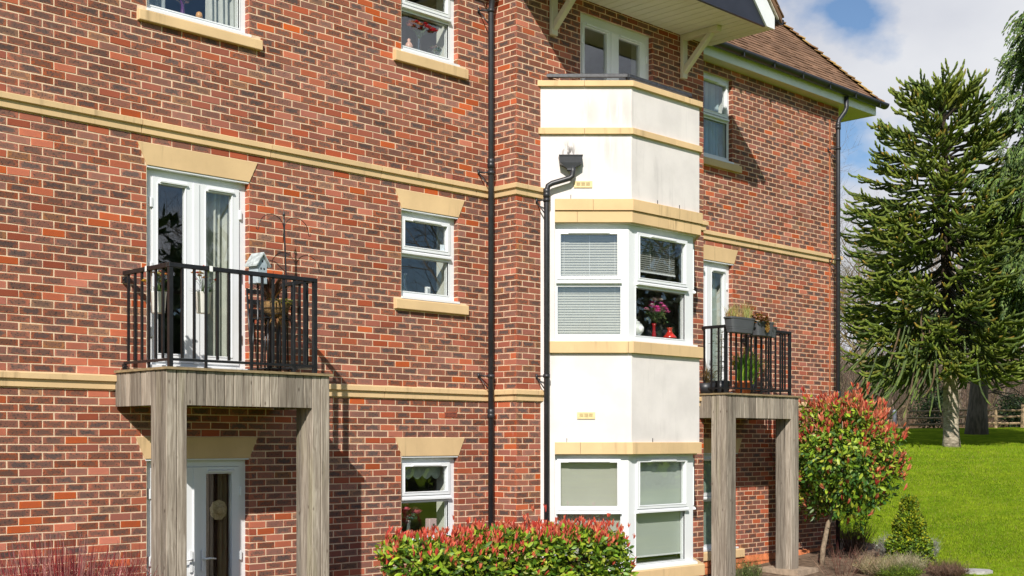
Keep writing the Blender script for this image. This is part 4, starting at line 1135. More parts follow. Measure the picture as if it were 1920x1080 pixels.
for a, z in ((0, 4.085), (-.025, 4.01), (.025, 4.01), (-.032, 3.93), (.032, 3.93)):
    m = MB(); vs = [FB(a + .013 * math.cos(k * .7854), .0765, z + .013 * math.sin(k * .7854)) for k in range(8)]; m.add(vs, [tuple(range(8))])
    m.build("entrance_hole", m_pipe, t)
m = MB(); m.tube([(p.x, p.y, 2.95), (p.x, p.y, 3.86)], .011, 8); m.build("post", m_black, t)
# double hooked feeder pole
p = Vector((7.80, -.30, 2.945)); t = thing("feeder_pole", p, "tall black metal pole with two curled hooks on the left balcony", "feeder pole")
m = MB(); m.tube([(7.845, -.30, 2.945), (7.82, -.30, 3.9), (7.79, -.30, 4.55), (7.788, -.30, 4.64)], .009, 8); m.lathe([(.0, 0), (.017, .01), (.012, .03), (.005, .05), (0, .085)], (7.788, -.3, 4.63), 10); m.build("pole", m_black, t)
for s_ in (-1, 1):
    m = MB(); pts = []
    for k in range(13):
        a = math.pi * (1 - k / 12.0); pts.append((7.79 + s_ * (.16 + .155 * math.cos(a)), -.30, 4.50 + .145 * math.sin(a) - (.02 * k / 12)))
    pts += [(7.79 + s_ * .325, -.30, 4.455), (7.79 + s_ * .345, -.30, 4.465), (7.79 + s_ * .345, -.30, 4.485)]; pts = [(q[0], q[1] + .0, q[2]) for q in pts]
    m.tube([(7.79 + s_ * .012, -.30, 4.36)] + pts, .0038, 6); m.build("hook", m_black, t)
m = MB(); m.tube([(7.80, -.30, 4.05), (7.68, -.30, 4.14), (7.55, -.30, 4.16), (7.42, -.30, 4.12)], .004, 6); m.build("side_arm", m_black, t)
p = Vector((7.60, -.42, 3.55)); t = thing("hanging_basket", p, "wire basket lined with brown moss and filled with dried plants", "basket")
m = MB(); m.lathe([(.0, -.02), (.08, -.0), (.135, .06), (.165, .14), (.16, .15), (.12, .13), (0, .125)], p, 22); m.build("moss_liner", M("brown_moss", (.22, .13, .05), .95, .45, 40, bmp=.8, bscale=60), t)
m = MB()
for z, r in ((.02, .115), (.08, .15), (.15, .172)): m.tube([(p.x + r * math.cos(a * .3142), p.y + r * math.sin(a * .3142), p.z + z) for a in range(21)], .003, 4)
for a in range(10):
    q = a * .6283; m.tube([(p.x + r * math.cos(q), p.y + r * math.sin(q), p.z + z) for r, z in ((.02, -.024), (.10, .0), (.15, .07), (.172, .15))], .0025, 4)
m.build("wire_frame", m_black, t)
g = random.Random(4); m = MB(); sprig(m, p + Vector((-.08, -.03, .15)), g, 130, .30, .026, [(.12, .06, .04), (.17, .09, .05), (.08, .045, .035)], 2.2, .55); m.build("dried_stems", m_matleaf, t)
m = MB(); sprig(m, p + Vector((.0, -.08, .12)), g, 60, .17, .02, [(.30, .34, .05), (.40, .38, .07)], .8); m.build("leaves", m_matleaf, t)
m = MB(); sprig(m, p + Vector((.0, 0, .02)), g, 70, .16, .010, [(.26, .15, .05), (.20, .11, .04)], -1.2, .9); m.build("hanging_moss", m_matleaf, t)
p = Vector((7.55, -.30, 2.945)); t = thing("plant_stand", p, "black metal stand with slim legs under the wire basket", "stand")
for sx in (-.16, .0, .16):
    for sy in (-.17, .12):
        m = MB(); m.tube([(p.x + .08 + sx, p.y + sy, 2.945), (p.x + .08 + sx * .9, p.y + sy * .9, 3.54)], .010, 6); m.build("leg", m_black, t)
m = MB(); m.box(p.x - .12, p.x + .28, p.y - .19, p.y + .14, 3.00, 3.012); m.build("shelf", m_black, t)
m = MB(); m.box(p.x - .10, p.x + .26, p.y - .17, p.y + .12, 3.525, 3.537); m.build("top", m_black, t)
t = thing("folding_chair", (7.62, -.14, 2.945), "black folded garden chair leaning on the wall in the balcony corner", "chair")
for x in (7.46, 7.68):
    m = MB(); m.tube([(x, -.20, 2.945), (x, -.10, 3.86)], .011, 8); m.build("leg", m_black, t)
for z in (3.62, 3.72, 3.83):
    m = MB(); m.box(7.46, 7.68, -.115 - (3.86 - z) * .1, -.105 - (3.86 - z) * .1, z - .025, z + .025); m.build("back_slat", m_black, t)

# ------------------------------------------------------------------ things on the right balcony
def planter_box(x0, x1, z0, z1, y, label):
    t = thing("planter_box", ((x0 + x1) / 2, y, z0), label, "planter", "grey planter boxes on the right balcony rail")
    m = MB(); d = .095; seg = 24; c = ((x0 + x1) / 2, y)
    L = (x1 - x0) / 2; lv = []
    prof = [(.80, z0), (.83, z0 + .006), (.86, z0 + .05), (.875, z0 + .052), (.885, z0 + .075), (.90, z0 + .08), (.97, z1 - .03), (1.0, z1 - .028), (1.03, z1 - .02), (1.03, z1), (.98, z1), (.95, z1 - .03)]
    for f, z in prof:
        for k in range(seg):
            a = 6.283 * k / seg; ca, sa = math.cos(a), math.sin(a)
            e = .32
            m.v.append((c[0] + L * f * math.copysign(abs(ca) ** e, ca), c[1] + d * f * math.copysign(abs(sa) ** (e + .1), sa), z))
    for i in range(len(prof) - 1):
        for k in range(seg): m.f.append((i * seg + k, i * seg + (k + 1) % seg, (i + 1) * seg + (k + 1) % seg, (i + 1) * seg + k)); m.m.append(0); m.sm.append(False)
    m.f.append(tuple(range(seg - 1, -1, -1))); m.m.append(0); m.sm.append(False)
    m.build("box_body", M("grey_planter_plastic", (.075, .078, .085), .5, .06, 5), t)
    m = MB(); m.box(x0 + .04, x1 - .04, y - .075, y + .075, z1 - .05, z1 - .03); m.build("soil", M("planter_soil", (.04, .028, .02), .95), t)
    return t
def grass_tuft(m, c, g, n, L, cols, spread=.5, w=.004):
    for k in range(n):
        a = g.uniform(0, 6.283); s = spread * g.random(); l = L * g.uniform(.5, 1.1)
        p0 = Vector(c) + Vector((g.uniform(-.05, .05), g.uniform(-.05, .05), 0)); col = tuple(x * g.uniform(.8, 1.2) for x in g.choice(cols))
        d = Vector((math.cos(a) * s, math.sin(a) * s, 1)).normalized(); sd = Vector((-d.y, d.x, 0)) if abs(d.x) + abs(d.y) > .01 else Vector((1, 0, 0)); sd = (sd.normalized() * .6 + Vector((.5, -.5, 0))) * w
        p1 = p0 + d * l * .6; p2 = p1 + (d + Vector((math.cos(a), math.sin(a), -.2)) * s * 1.2).normalized() * l * .4
        k0 = len(m.v); m.v.extend([tuple(p0 - sd), tuple(p0 + sd), tuple(p1 + sd * .8), tuple(p1 - sd * .8), tuple(p2)])
        m.f.extend([(k0, k0 + 1, k0 + 2, k0 + 3), (k0 + 3, k0 + 2, k0 + 4)]); m.m.extend([0, 0]); m.sm.extend([False, False]); m.col.extend([col] * 5)
g = random.Random(12)
t = planter_box(14.85, 15.44, 3.80, 4.02, -.96, "long dark grey planter box of wispy grasses at the left of the rail")
m = MB()
for dx in (-.22, -.1, .12, .2):
    grass_tuft(m, (15.14 + dx, -.96, 4.0), g, 60, .30 if dx > 0 else .24, [(.50, .42, .15), (.38, .36, .12), (.55, .46, .22)], .55)
grass_tuft(m, (14.90, -.96, 4.0), g, 50, .13, [(.40, .20, .10), (.36, .26, .12)], .8)
m.build("grass", m_matleaf, t)
t = planter_box(15.48, 15.92, 3.79, 4.00, -.955, "shorter grey planter box with an orange leaved plant spilling over")
m = MB()
for k in range(150):
    a = g.uniform(0, 6.28); r = .17 * math.sqrt(g.random()); pp = Vector((15.58 + math.cos(a) * r, -.99 + math.sin(a) * r * .6, 4.10 - r * .5 + g.uniform(-.05, .04)))
    m.leaf(pp, Vector((math.cos(a), math.sin(a) - .6, g.uniform(-.3, .6))), Vector((0, -.3, 1)), .055, .045, tuple(x * g.uniform(.6, 1.2) for x in g.choice([(.36, .13, .02), (.30, .17, .02), (.16, .05, .02), (.34, .22, .03)])), .2)
for k in range(26):
    pp = Vector((15.68 + g.uniform(-.04, .04), -1.06, 4.02 - k * .006)); m.leaf(pp, Vector((g.uniform(-.5, .5), -.5, -.7)), Vector((0, -1, .3)), .05, .04, g.choice([(.36, .15, .03), (.30, .19, .03)]), .2)
m.build("orange_leaves", m_matleaf, t)
t = planter_box(15.93, 16.24, 3.80, 3.96, -.80, "small grey planter with a pale green plant behind the rail's end")
m = MB(); sprig(m, (16.06, -.8, 3.95), g, 34, .19, .05, [(.30, .36, .14), (.22, .32, .10)], 1.1); sprig(m, (16.22, -.72, 3.96), g, 60, .10, .03, [(.42, .33, .2), (.30, .26, .14), (.36, .28, .2)], .7); m.build("leaves", m_matleaf, t)
p = Vector((15.72, -.62, 2.945)); t = thing("daffodil_pot", p, "terracotta pot of yellow daffodils on the right balcony floor", "flower pot")
m = MB(); m.lathe([(0, 0), (.10, 0), (.135, .17), (.145, .17), (.145, .20), (.13, .20), (.12, .17), (0, .165)], p, 22); m.build("pot", M("terracotta", (.52, .15, .05), .8, .15, 12), t)
m = MB(); grass_tuft(m, p + Vector((.14, -.02, .16)), g, 130, .50, [(.26, .42, .04), (.34, .46, .06), (.18, .34, .03)], .8, .009); grass_tuft(m, p + Vector((-.03, 0, .18)), g, 150, .52, [(.22, .42, .03), (.30, .46, .05), (.14, .30, .03)], .45, .009); grass_tuft(m, p + Vector((.12, -.03, .18)), g, 60, .42, [(.30, .40, .12), (.16, .32, .05)], .9, .007); m.build("leaves", m_matleaf, t)
blooms(t, p + Vector((0, 0, .16)), 16, .22, .52, [(.75, .50, .02), (.70, .38, .02)], .036, 44, "daffodil", stems=(.14, .3, .05))
p = Vector((15.02, -.45, 2.945)); t = thing("dry_grass_pot", p, "low black pot of straggling dry grass in the balcony's left corner", "flower pot")
m = MB(); m.lathe([(0, 0), (.12, 0), (.15, .15), (.14, .15), (0, .13)], p, 18); m.build("pot", m_pipe, t)
m = MB(); grass_tuft(m, p + Vector((0, 0, .13)), g, 150, .42, [(.36, .27, .12), (.24, .16, .08), (.14, .09, .05)], 1.3, .004); m.build("grass", m_matleaf, t)
p = Vector((16.05, -.45, 2.945)); t = thing("leafy_pot_plant", p, "dark pot of bushy green plants at the balcony's right corner", "flower pot")
m = MB(); m.lathe([(0, 0), (.10, 0), (.13, .2), (.12, .2), (0, .18)], p, 18); m.build("pot", m_pipe, t)
m = MB()
for k in range(9): sprig(m, p + Vector((g.uniform(-.14, .14), g.uniform(-.14, .14), .2 + g.uniform(0, .25))), g, 16, .08, .035, [(.12, .22, .03), (.22, .28, .04), (.07, .14, .03)], .8)
m.build("leaves", m_matleaf, t)
p = Vector((15.45, -.42, 2.945)); t = thing("climbing_plant", p, "tall variegated climbing plant behind the right balcony's balusters", "plant")
m = MB(); m.lathe([(0, 0), (.11, 0), (.14, .2), (.13, .2), (0, .18)], p, 18); m.build("pot", m_pipe, t)
m = MB(); m.tube([p + Vector((0, 0, .1)), p + Vector((.02, 0, .9))], .009, 6); m.build("stem", M("climber_stem", (.12, .09, .05), .9), t)
m = MB()
for k in range(46): sprig(m, p + Vector((g.uniform(-.10, .12), g.uniform(-.08, .08), g.uniform(.25, .95))), g, 7, .055, .03, [(.20, .20, .08), (.36, .34, .20), (.10, .13, .04), (.16, .08, .05)], .3)
m.build("leaves", m_matleaf, t)

# ------------------------------------------------------------------ ground
def depth(x, y): return S2 * (x + y + 11.5)
TP = [(-400, 1.5), (-40, .9), (0, .55), (8, .12), (14, -.02), (17.5, .10), (20, .27), (24, .60), (34, 1.36), (45, 2.11), (54, 2.62), (62, 2.90), (70, 3.0), (82, 3.1), (100, 4.2), (140, 9.0), (200, 14), (320, 20), (700, 24)]
def terrain(x, y):
    d = depth(x, y)
    for (a, za), (b, zb) in zip(TP, TP[1:]):
        if d <= b:
            t = max(0, (d - a) / (b - a)); z = za + (zb - za) * t; break
    else: z = TP[-1][1]
    side = S2 * (x - y - 11.5)
    if d > 26: z += .10 * math.sin(x * .21 + 1) * math.sin(y * .17) * min(1, (d - 26) / 20)
    return z
def lawn_material():
    m, nt, bs, out = base_mat("lawn_turf")
    P = position(nt)
    c = mixc(nt, maprange(nt, noise(nt, P, .45, 5, .6), .35, .65), (.155, .235, .014), (.275, .365, .022))
    c = mixc(nt, math_node(nt, 'MULTIPLY', maprange(nt, noise(nt, P, 2.3, 6, .7), .45, .62), .6), c, (.085, .175, .008))
    c = mixc(nt, math_node(nt, 'MULTIPLY', maprange(nt, noise(nt, P, 11, 5, .75), .46, .66), .32), c, (.075, .165, .008))
    c = mixc(nt, math_node(nt, 'MULTIPLY', maprange(nt, noise(nt, P, 1.4, 6, .7), .60, .76), .6), c, (.31, .30, .04))
    sx = N(nt, "ShaderNodeSeparateXYZ"); nt.links.new(P, sx.inputs[0])
    dd = math_node(nt, 'MULTIPLY', math_node(nt, 'ADD', math_node(nt, 'ADD', sx.outputs[0], sx.outputs[1]), 11.5), S2)
    far = maprange(nt, math_node(nt, 'ADD', dd, math_node(nt, 'MULTIPLY', noise(nt, P, .12, 3), 10.)), 70, 82)
    br = mixc(nt, maprange(nt, noise(nt, P, .5, 6, .7), .35, .65), (.19, .115, .065), (.32, .215, .13))
    c = mixc(nt, far, c, br)
    nt.links.new(c, bs.inputs['Base Color']); setin(bs, Roughness=.9); bs.inputs['Specular IOR Level'].default_value = .0
    bump(nt, bs, noise(nt, P, 20, 6, .75), 1.0, .12)
    return m
m = MB()
us = [-420, -200, -100, -50, -20, -5, 5, 10, 14, 17.5, 20, 22, 24, 27, 30, 34, 38, 42, 45, 50, 54, 58, 62, 66, 70, 76, 82, 90, 100, 120, 140, 170, 200, 260, 320, 450, 700]
vs_ = [-500, -250, -120, -60, -30, -20, -12, -6, 0, 3, 6, 9, 12, 15, 18, 21, 24, 27, 30, 35, 42, 55, 80, 130, 250, 500]
for u in us:
    for v in vs_:
        x = S2 * (u + v); y = S2 * (u - v) - 11.5
        m.v.append((x, y, terrain(x, y)))
n = len(vs_)
for i in range(len(us) - 1):
    for j in range(n - 1):
        m.f.append((i * n + j, i * n + j + 1, (i + 1) * n + j + 1, (i + 1) * n + j)); m.m.append(0); m.sm.append(True)
lawn = tag(m.build("lawn", lawn_material(), None), None, None, None, 'structure')
def dv(u, v):            # ground point from distance ahead / sideways of the viewing axis
    x = S2 * (u + v); y = S2 * (u - v) - 11.5
    return Vector((x, y, terrain(x, y)))
# flower beds along the wall
m_soil = M("bed_soil", (.15, .105, .072), .95, .4, 9, bmp=.9, bscale=40, spec=.1)
def sheet(name, poly, dz, mat, step=.5):
    m = MB(); xs = [p[0] for p in poly]; ys = [p[1] for p in poly]
    bm = bmesh.new(); f = bm.faces.new([bm.verts.new((x, y, 0)) for x, y in poly])
    bmesh.ops.triangulate(bm, faces=bm.faces)
    for _ in range(4): bmesh.ops.subdivide_edges(bm, edges=[e for e in bm.edges if e.calc_length() > step], cuts=1, use_grid_fill=False); bmesh.ops.triangulate(bm, faces=bm.faces)
    vs = []
    for v in bm.verts: v.index = len(vs); vs.append((v.co.x, v.co.y, terrain(v.co.x, v.co.y) + dz))
    m.add(vs, [tuple(v.index for v in f.verts) for f in bm.faces], 0, True); bm.free()
    return tag(m.build(name, mat, None), None, None, None, 'structure')
sheet("flower_bed", [(2, -2.6), (12, -2.6), (15, -2.9), (17.0, -3.0), (18.2, -2.75), (18.9, -2.2), (19.4, -1.5), (20.0, -.6), (20.2, .3), (19.9, 1.0), (19.3, 1.2), (2, 1.2)], .03, m_soil)
sheet("path", [tuple(dv(66.0, 18.6)[:2]), tuple(dv(66.3, 21.3)[:2]), tuple(dv(70.5, 22.0)[:2]), tuple(dv(72, 17.0)[:2]), tuple(dv(67.5, 16.2)[:2])], .16, M("pale_path_gravel", (.42, .37, .31), .95, .15, 6, bmp=.4, bscale=30), 1.5)
m = MB(); g = random.Random(3)
c = dv(19.55, 7.16)
pts = []
for k in range(14):
    a = 6.283 * k / 14; pts.append((c.x + .23 * math.cos(a) * (1 + g.uniform(-.1, .1)), c.y + .23 * math.sin(a) * (1 + g.uniform(-.1, .1))))
m.prism(pts, c.z - .05, c.z + .035)
tag(m.build("stone_slab", M("grey_stone_slab", (.40, .38, .36), .9, .15, 20, bmp=.4), None, loc=(c.x, c.y, c.z)), "flat pale stone slab let into the lawn by the bed", "stone slab")
# grass blades
m = MB(); g = random.Random(8)
def add_blade(p, h, w, col):
    a = g.uniform(0, 6.283); l = Vector((math.cos(a), math.sin(a), 0)) * h * g.uniform(.1, .7)
    sd = Vector((S2, -S2, 0)) * w
    k = len(m.v); m.v.extend([tuple(p - sd), tuple(p + sd), tuple(p + l + Vector((0, 0, h)))]); m.f.append((k, k + 1, k + 2)); m.m.append(0); m.sm.append(False); m.col.extend([tuple(q * .75 for q in col)] * 2 + [col])
cnt = 0
while cnt < 85000:
    u = 18.5 + 30 * g.random() ** 1.7
    v = u * g.uniform(.245, .46)
    p = dv(u, v)
    if p.x < 20.1 and p.y > -3.1 and u < 21.6 and v < 7.0 and not (p.x > 19.3 and p.y < -1.6): continue
    if (p - c).length < .25: continue
    q = g.random() * .7 + .3 * (.5 + .5 * math.sin(p.x * 1.9 + math.sin(p.y * 2.3) * 2)); q = q * 1.3 - .3
    col = (.17 + .15 * q, .285 + .12 * q, .014 + .010 * q) if g.random() > .08 else (.30, .28, .08)
    s = 1 + (u - 18) * .035
    add_blade(p, g.uniform(.02, .05) * s * .8, .0035 * s, col); cnt += 1
tag(m.build("grass", leaf_material('grass_blade', .9, .25, .0, .3), None), None, None, None, 'stuff')

# ------------------------------------------------------------------ shrubs and hedges
GREENS = [(.24, .35, .025), (.15, .265, .02), (.31, .40, .03), (.08, .16, .016), (.36, .41, .045), (.065, .13, .02)]
REDS = [(.62, .10, .06), (.55, .07, .05), (.64, .16, .08), (.46, .05, .04), (.64, .24, .12)]
def vary(c, g, s=.25):
    k = g.uniform(1 - s, 1 + s); return tuple(min(.9, x * k * g.uniform(.92, 1.08)) for x in c)
def shoot(m, p, d, g, n, L, cols, spread=.42):
    d = d.normalized()
    for k in range(n):
        e = (d + Vector((g.uniform(-1, 1), g.uniform(-1, 1), g.uniform(-.5, .8))) * spread).normalized()
        m.leaf(p + d * L * .2 * g.uniform(-1, 1), e, Vector((g.uniform(-1, 1), g.uniform(-1, 1), .2)), L * g.uniform(.7, 1.2), L * .26, vary(g.choice(cols), g, .2), .35, True, .02)
leaf_variants = {}
def loose_leaves(parent, spots, mat, g, L, cols, name="leaf"):
    # the leaves that can be picked out singly, each its own object
    key = (round(L, 3), name)
    if key not in leaf_variants:
        lst = []
        for k in range(14):
            q = MB(); q.leaf(Vector((0, 0, 0)), Vector((1, 0, 0)), Vector((0, 0, 1)), L * (.85 + .03 * k), L * .46, vary(cols[k % len(cols)], g, .15), .18, True, .12); lst.append(q.mesh(name, mat))
        leaf_variants[key] = lst
    base = wloc(parent)
    for p, d, n in spots:
        o = bpy.data.objects.new(name, g.choice(leaf_variants[key])); COL.objects.link(o); o.parent = parent
        d = d.normalized(); x = d; y = n.cross(d)
        if y.length < 1e-4: y = Vector((0, 1, 0))
        y.normalize(); z = x.cross(y)
        o.rotation_euler = Matrix((x, y, z)).transposed().to_euler(); o.location = p - base

# long photinia hedge
hx0, hx1, hy0, hy1, hz = 8.16, 11.42, -2.15, -1.30, 1.24
hedge = thing("photinia_hedge", (9.65, -1.75, 0), "long clipped hedge of green leaves tipped with red shoots below the windows", "hedge")
g = random.Random(17); m = MB()
def hedge_pt():
    A = ((hx1 - hx0) * hz, (hx1 - hx0) * (hy1 - hy0), (hy1 - hy0) * hz, (hy1 - hy0) * hz * .8)
    r = g.random() * sum(A)
    x, y, z = g.uniform(hx0, hx1), g.uniform(hy0, hy1), g.uniform(.05, hz)
    if r < A[0]: p, nn = Vector((x, hy0, z)), Vector((0, -1, .15))
    elif r < A[0] + A[1]: p, nn = Vector((x, y, hz)), Vector((0, 0, 1))
    elif r < A[0] + A[1] + A[2]: p, nn = Vector((hx0, y, z)), Vector((-1, 0, .2))
    else: p, nn = Vector((hx1, y, z)), Vector((1, 0, .2))
    # rounded shoulders, uneven surface
    ctr = Vector((min(max(p.x, hx0 + .3), hx1 - .3), min(max(p.y, hy0 + .3), hy1 - .3), min(p.z, hz - .3)))
    off = p - ctr
    if off.length > .34: off = off.normalized() * (.34 + (off.length - .34) * .25); p = ctr + off
    w = .05 * math.sin(p.x * 5.1 + p.z * 3) + .04 * math.sin(p.x * 11 + p.y * 7) + .03 * math.sin(p.z * 13 + p.x * 3)
    if off.length > .05: nn = (nn.normalized() + off.normalized()).normalized()
    return p + nn * (w - .02), nn
spots = []
for k in range(13500):
    p, nn = hedge_pt(); dep = g.random() ** 1.6 * .20
    d = (nn * g.uniform(.1, .9) + Vector((g.uniform(-1, 1), g.uniform(-1, 1), g.uniform(-.7, .9)))).normalized()
    n2 = (nn + Vector((g.uniform(-.7, .7), g.uniform(-.7, .7), g.uniform(-.2, 1.0)))).normalized()
    L = g.uniform(.045, .10)
    if dep < .05 and len(spots) < 210 and abs(nn.y + 1) < .5 and p.z > .55 and g.random() < .16: spots.append((p + nn * .03, d, n2)); continue
    m.leaf(p - nn * dep, d, n2, L, L * .48, vary(g.choice(GREENS), g), .2, True, .1)
for k in range(620):
    p, nn = hedge_pt()
    top = p.z > hz - .22
    if not top and g.random() > .30: continue
    d = Vector((g.uniform(-.25, .25), g.uniform(-.35, .15), 1)) if top else Vector((g.uniform(-.4, .4), g.uniform(-.8, 0), 1))
    b = p + Vector((0, 0, g.uniform(-.02, .05) if top else 0)) + nn * .02
    m_ = m
    shoot(m_, b, d, g, g.randint(4, 8), g.uniform(.05, .085), REDS)
for k in range(430):       # crown of red tips along the top edge
    x = g.uniform(hx0 + .05, hx1 - .05); y = g.uniform(hy0 + .02, hy1 - .02)
    z = hz - .05 + .05 * math.sin(x * 5.1) + .03 * math.sin(x * 13) + g.uniform(-.05, .09) + (g.uniform(.04, .14) if g.random() < .12 else 0)
    e = min(x - hx0, hx1 - x); z -= max(0, .25 - e) * .55
    shoot(m, Vector((x, y, z)), Vector((g.uniform(-.25, .25), g.uniform(-.3, .2), 1)), g, g.randint(4, 8), g.uniform(.05, .09), REDS)
m.build("foliage", m_leaf, hedge, kind='stuff')
loose_leaves(hedge, spots, m_leaf, g, .085, GREENS[:5])
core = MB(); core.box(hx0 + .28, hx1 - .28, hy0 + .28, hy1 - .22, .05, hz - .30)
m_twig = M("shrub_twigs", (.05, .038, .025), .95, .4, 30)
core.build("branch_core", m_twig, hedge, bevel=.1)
g2 = random.Random(2); st = MB()
for k in range(40):
    x = g2.uniform(hx0 + .2, hx1 - .2); y = g2.uniform(hy0 + .15, hy1 - .15)
    st.tube([(x, y, 0), (x + g2.uniform(-.1, .1), y + g2.uniform(-.1, .1), .5), (x + g2.uniform(-.25, .25), y + g2.uniform(-.2, .2), hz - .1)], [.012, .009, .004], 5)
st.build("stems", m_twig, hedge)

# photinia grown as a round headed standard tree
tx, ty = 17.93, -.98; zg = terrain(tx, ty)
pt = thing("photinia_tree", (tx - .30, ty + .22, zg), "round headed photinia tree with red tips growing beside the timber post", "tree")
m = MB(); m.tube([(tx - .30, ty + .20, zg - .05), (tx - .27, ty + .19, .55), (tx - .20, ty + .14, .95), (tx - .06, ty + .05, 1.35), (tx, ty, 1.9)], [.045, .04, .036, .03, .02], 9)
for k in range(14):
    a = k * 2.4; m.tube([(tx - .10, ty + .07, 1.1 + k * .04), (tx + math.cos(a) * .35, ty + math.sin(a) * .35, 1.45 + k * .05), (tx + math.cos(a) * .7, ty + math.sin(a) * .7, 1.6 + k * .08)], [.016, .011, .005], 5)
m.build("trunk", M("photinia_bark", (.24, .18, .12), .9, .3, 25, bmp=.5, bscale=40), pt)
g = random.Random(23); m = MB(); spots = []
cc = Vector((tx, ty, 1.97))
def crown_pt():
    d = Vector((g.gauss(0, 1), g.gauss(0, 1), g.gauss(0, 1))).normalized()
    w = .98 + .11 * math.sin(d.x * 6 + d.z * 5) + .10 * math.sin(d.y * 8 + d.z * 4 + 1) + .08 * math.sin(d.x * 15 + d.y * 11 + d.z * 9)
    zz = .94 if d.z > 0 else .92
    rr = .86 if d.z > -.3 else .86
    p = cc + Vector((d.x * rr * w, d.y * rr * w, d.z * zz * w))
    return p, d
for k in range(7600):
    p, d = crown_pt(); dep = g.random() ** 1.4 * .42 - (.10 if g.random() < .06 else 0)
    dd = (d * g.uniform(.0, .7) + Vector((g.uniform(-.8, .8), g.uniform(-.8, .8), g.uniform(-1.1, .4)))).normalized()
    n2 = (d + Vector((g.uniform(-.6, .6), g.uniform(-.6, .6), g.uniform(-.1, .9)))).normalized()
    L = g.uniform(.07, .115); t_ = g.random()
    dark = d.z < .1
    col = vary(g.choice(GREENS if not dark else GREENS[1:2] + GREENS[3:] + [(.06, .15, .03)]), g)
    if dep < .05 and d.y < .1 and len(spots) < 180 and g.random() < .2: spots.append((p, dd, n2)); continue
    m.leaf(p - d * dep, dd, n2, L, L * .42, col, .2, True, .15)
for k in range(2300):
    p, d = crown_pt()
    right = (d.x - d.y * .6)
    pr = .11 + .72 * max(0, d.z - .05) + .42 * max(0, S2 * (d.x - d.y)) * (1 if d.z > -.45 else .3)
    if g.random() > pr * (.35 + .9 * (.5 + .5 * math.sin(d.x * 6 + d.z * 7 + 2) * math.sin(d.y * 8 + d.z * 4))): continue
    p = p + d * g.uniform(-.14, .09) + Vector((0, 0, g.uniform(0, .18) if g.random() < .3 else 0))
    shoot(m, p, (d * .7 + Vector((0, 0, 1.0)) + Vector((g.uniform(-.3, .3), g.uniform(-.3, .3), 0))), g, g.randint(4, 8), g.uniform(.08, .12), [(.60, .17, .08), (.55, .11, .06), (.66, .25, .13), (.58, .19, .10), (.44, .05, .04)])
m.build("crown", m_leaf, pt, kind='stuff')
loose_leaves(pt, spots, m_leaf, g, .11, GREENS[:4], "leaf")

# clipped conical box
c = dv(19.95, 6.245); bx_ = thing("topiary_box", c, "small clipped conical box bush at the corner of the bed", "topiary bush")
g = random.Random(31); m = MB()
for k in range(10000):
    t = g.random() ** .8; z = t * 1.12
    r = (.35 * (1 - t) ** .9 + .07) * (1 + .10 * math.sin(t * 21 + .6)) * (.62 if t < .04 else 1)
    a = g.uniform(0, 6.283); r *= 1 + .05 * math.sin(a * 5 + t * 9)
    d = Vector((math.cos(a), math.sin(a), .35)); p = c + Vector((math.cos(a) * r, math.sin(a) * r, z)) - d * g.random() ** 2 * .09
    col = vary(g.choice([(.20, .30, .02), (.12, .21, .018), (.30, .36, .02), (.07, .13, .015)] + ([(.40, .40, .02)] if t > .35 else [])), g)
    m.leaf(p, d + Vector((g.uniform(-.9, .9), g.uniform(-.9, .9), g.uniform(-.3, 1))), d + Vector((g.uniform(-.5, .5), g.uniform(-.5, .5), .5)), g.uniform(.032, .055), .032, col, .15)
m.build("foliage", m_matleaf, bx_, kind='stuff')
m = MB(); m.lathe([(0, 0), (.20, .02), (.22, .2), (.10, .62), (.03, 1.05), (0, 1.08)], c, 12); m.build("branch_core", M("painted_shade_twigs", (.02, .03, .01), .95, .4, 30), bx_)  # solid filler cone; the shade between the leaves is put into its dark green

def twiggy(name, c, n, H, S, cols, label, cat, seed, leaf=None, rad=.004, group=None, up=1.0):
    t = thing(name, c, label, cat, group); g = random.Random(seed); m = MB()
    lf = MB()
    for k in range(n):
        a = g.uniform(0, 6.283); s = S * g.random() ** .6
        b = Vector(c) + Vector((math.cos(a), math.sin(a), 0)) * s * .45
        h = H * g.uniform(.55, 1.05) * up
        e = Vector(c) + Vector((math.cos(a) * s, math.sin(a) * s, h * (1 - .25 * (s / S) ** 2)))
        md = (b + e) / 2 + Vector((g.uniform(-.04, .04), g.uniform(-.04, .04), .04))
        col = vary(g.choice(cols), g)
        k0 = len(m.v); m.tube([b, md, e], [rad, rad * .8, rad * .35], 3, 0, False, False); m.col.extend([col] * (len(m.v) - k0))
        for q in range(2):
            f = b.lerp(e, g.uniform(.4, .85)); e2 = f + Vector((g.uniform(-.12, .12), g.uniform(-.12, .12), g.uniform(.06, .2)))
            k0 = len(m.v); m.tube([f, e2], [rad * .6, rad * .3], 3, 0, False, False); m.col.extend([col] * (len(m.v) - k0))
        if leaf:
            for q in range(leaf[0]):
                p = b.lerp(e, g.uniform(.25, 1)) + Vector((g.uniform(-.04, .04), g.uniform(-.04, .04), g.uniform(-.03, .05)))
                lf.leaf(p, Vector((g.uniform(-1, 1), g.uniform(-1, 1), g.uniform(-.2, 1))), Vector((0, 0, 1)), leaf[1], leaf[1] * .5, vary(g.choice(leaf[2]), g), .1)
    m.build("stems", m_matleaf, t, kind='stuff')
    if leaf: lf.build("foliage", m_matleaf, t, kind='stuff')
    return t
c = Vector((5.55, -.62, -.02))
twiggy("dogwood_shrub", (5.15, -.62, -.02), 1500, 1.40, .95, [(.30, .035, .04), (.40, .06, .06), (.18, .022, .03), (.52, .25, .22)], "bare dogwood shrub with dense dark red stems, the bigger one at the frame's corner", "shrub", 41, rad=.0048)
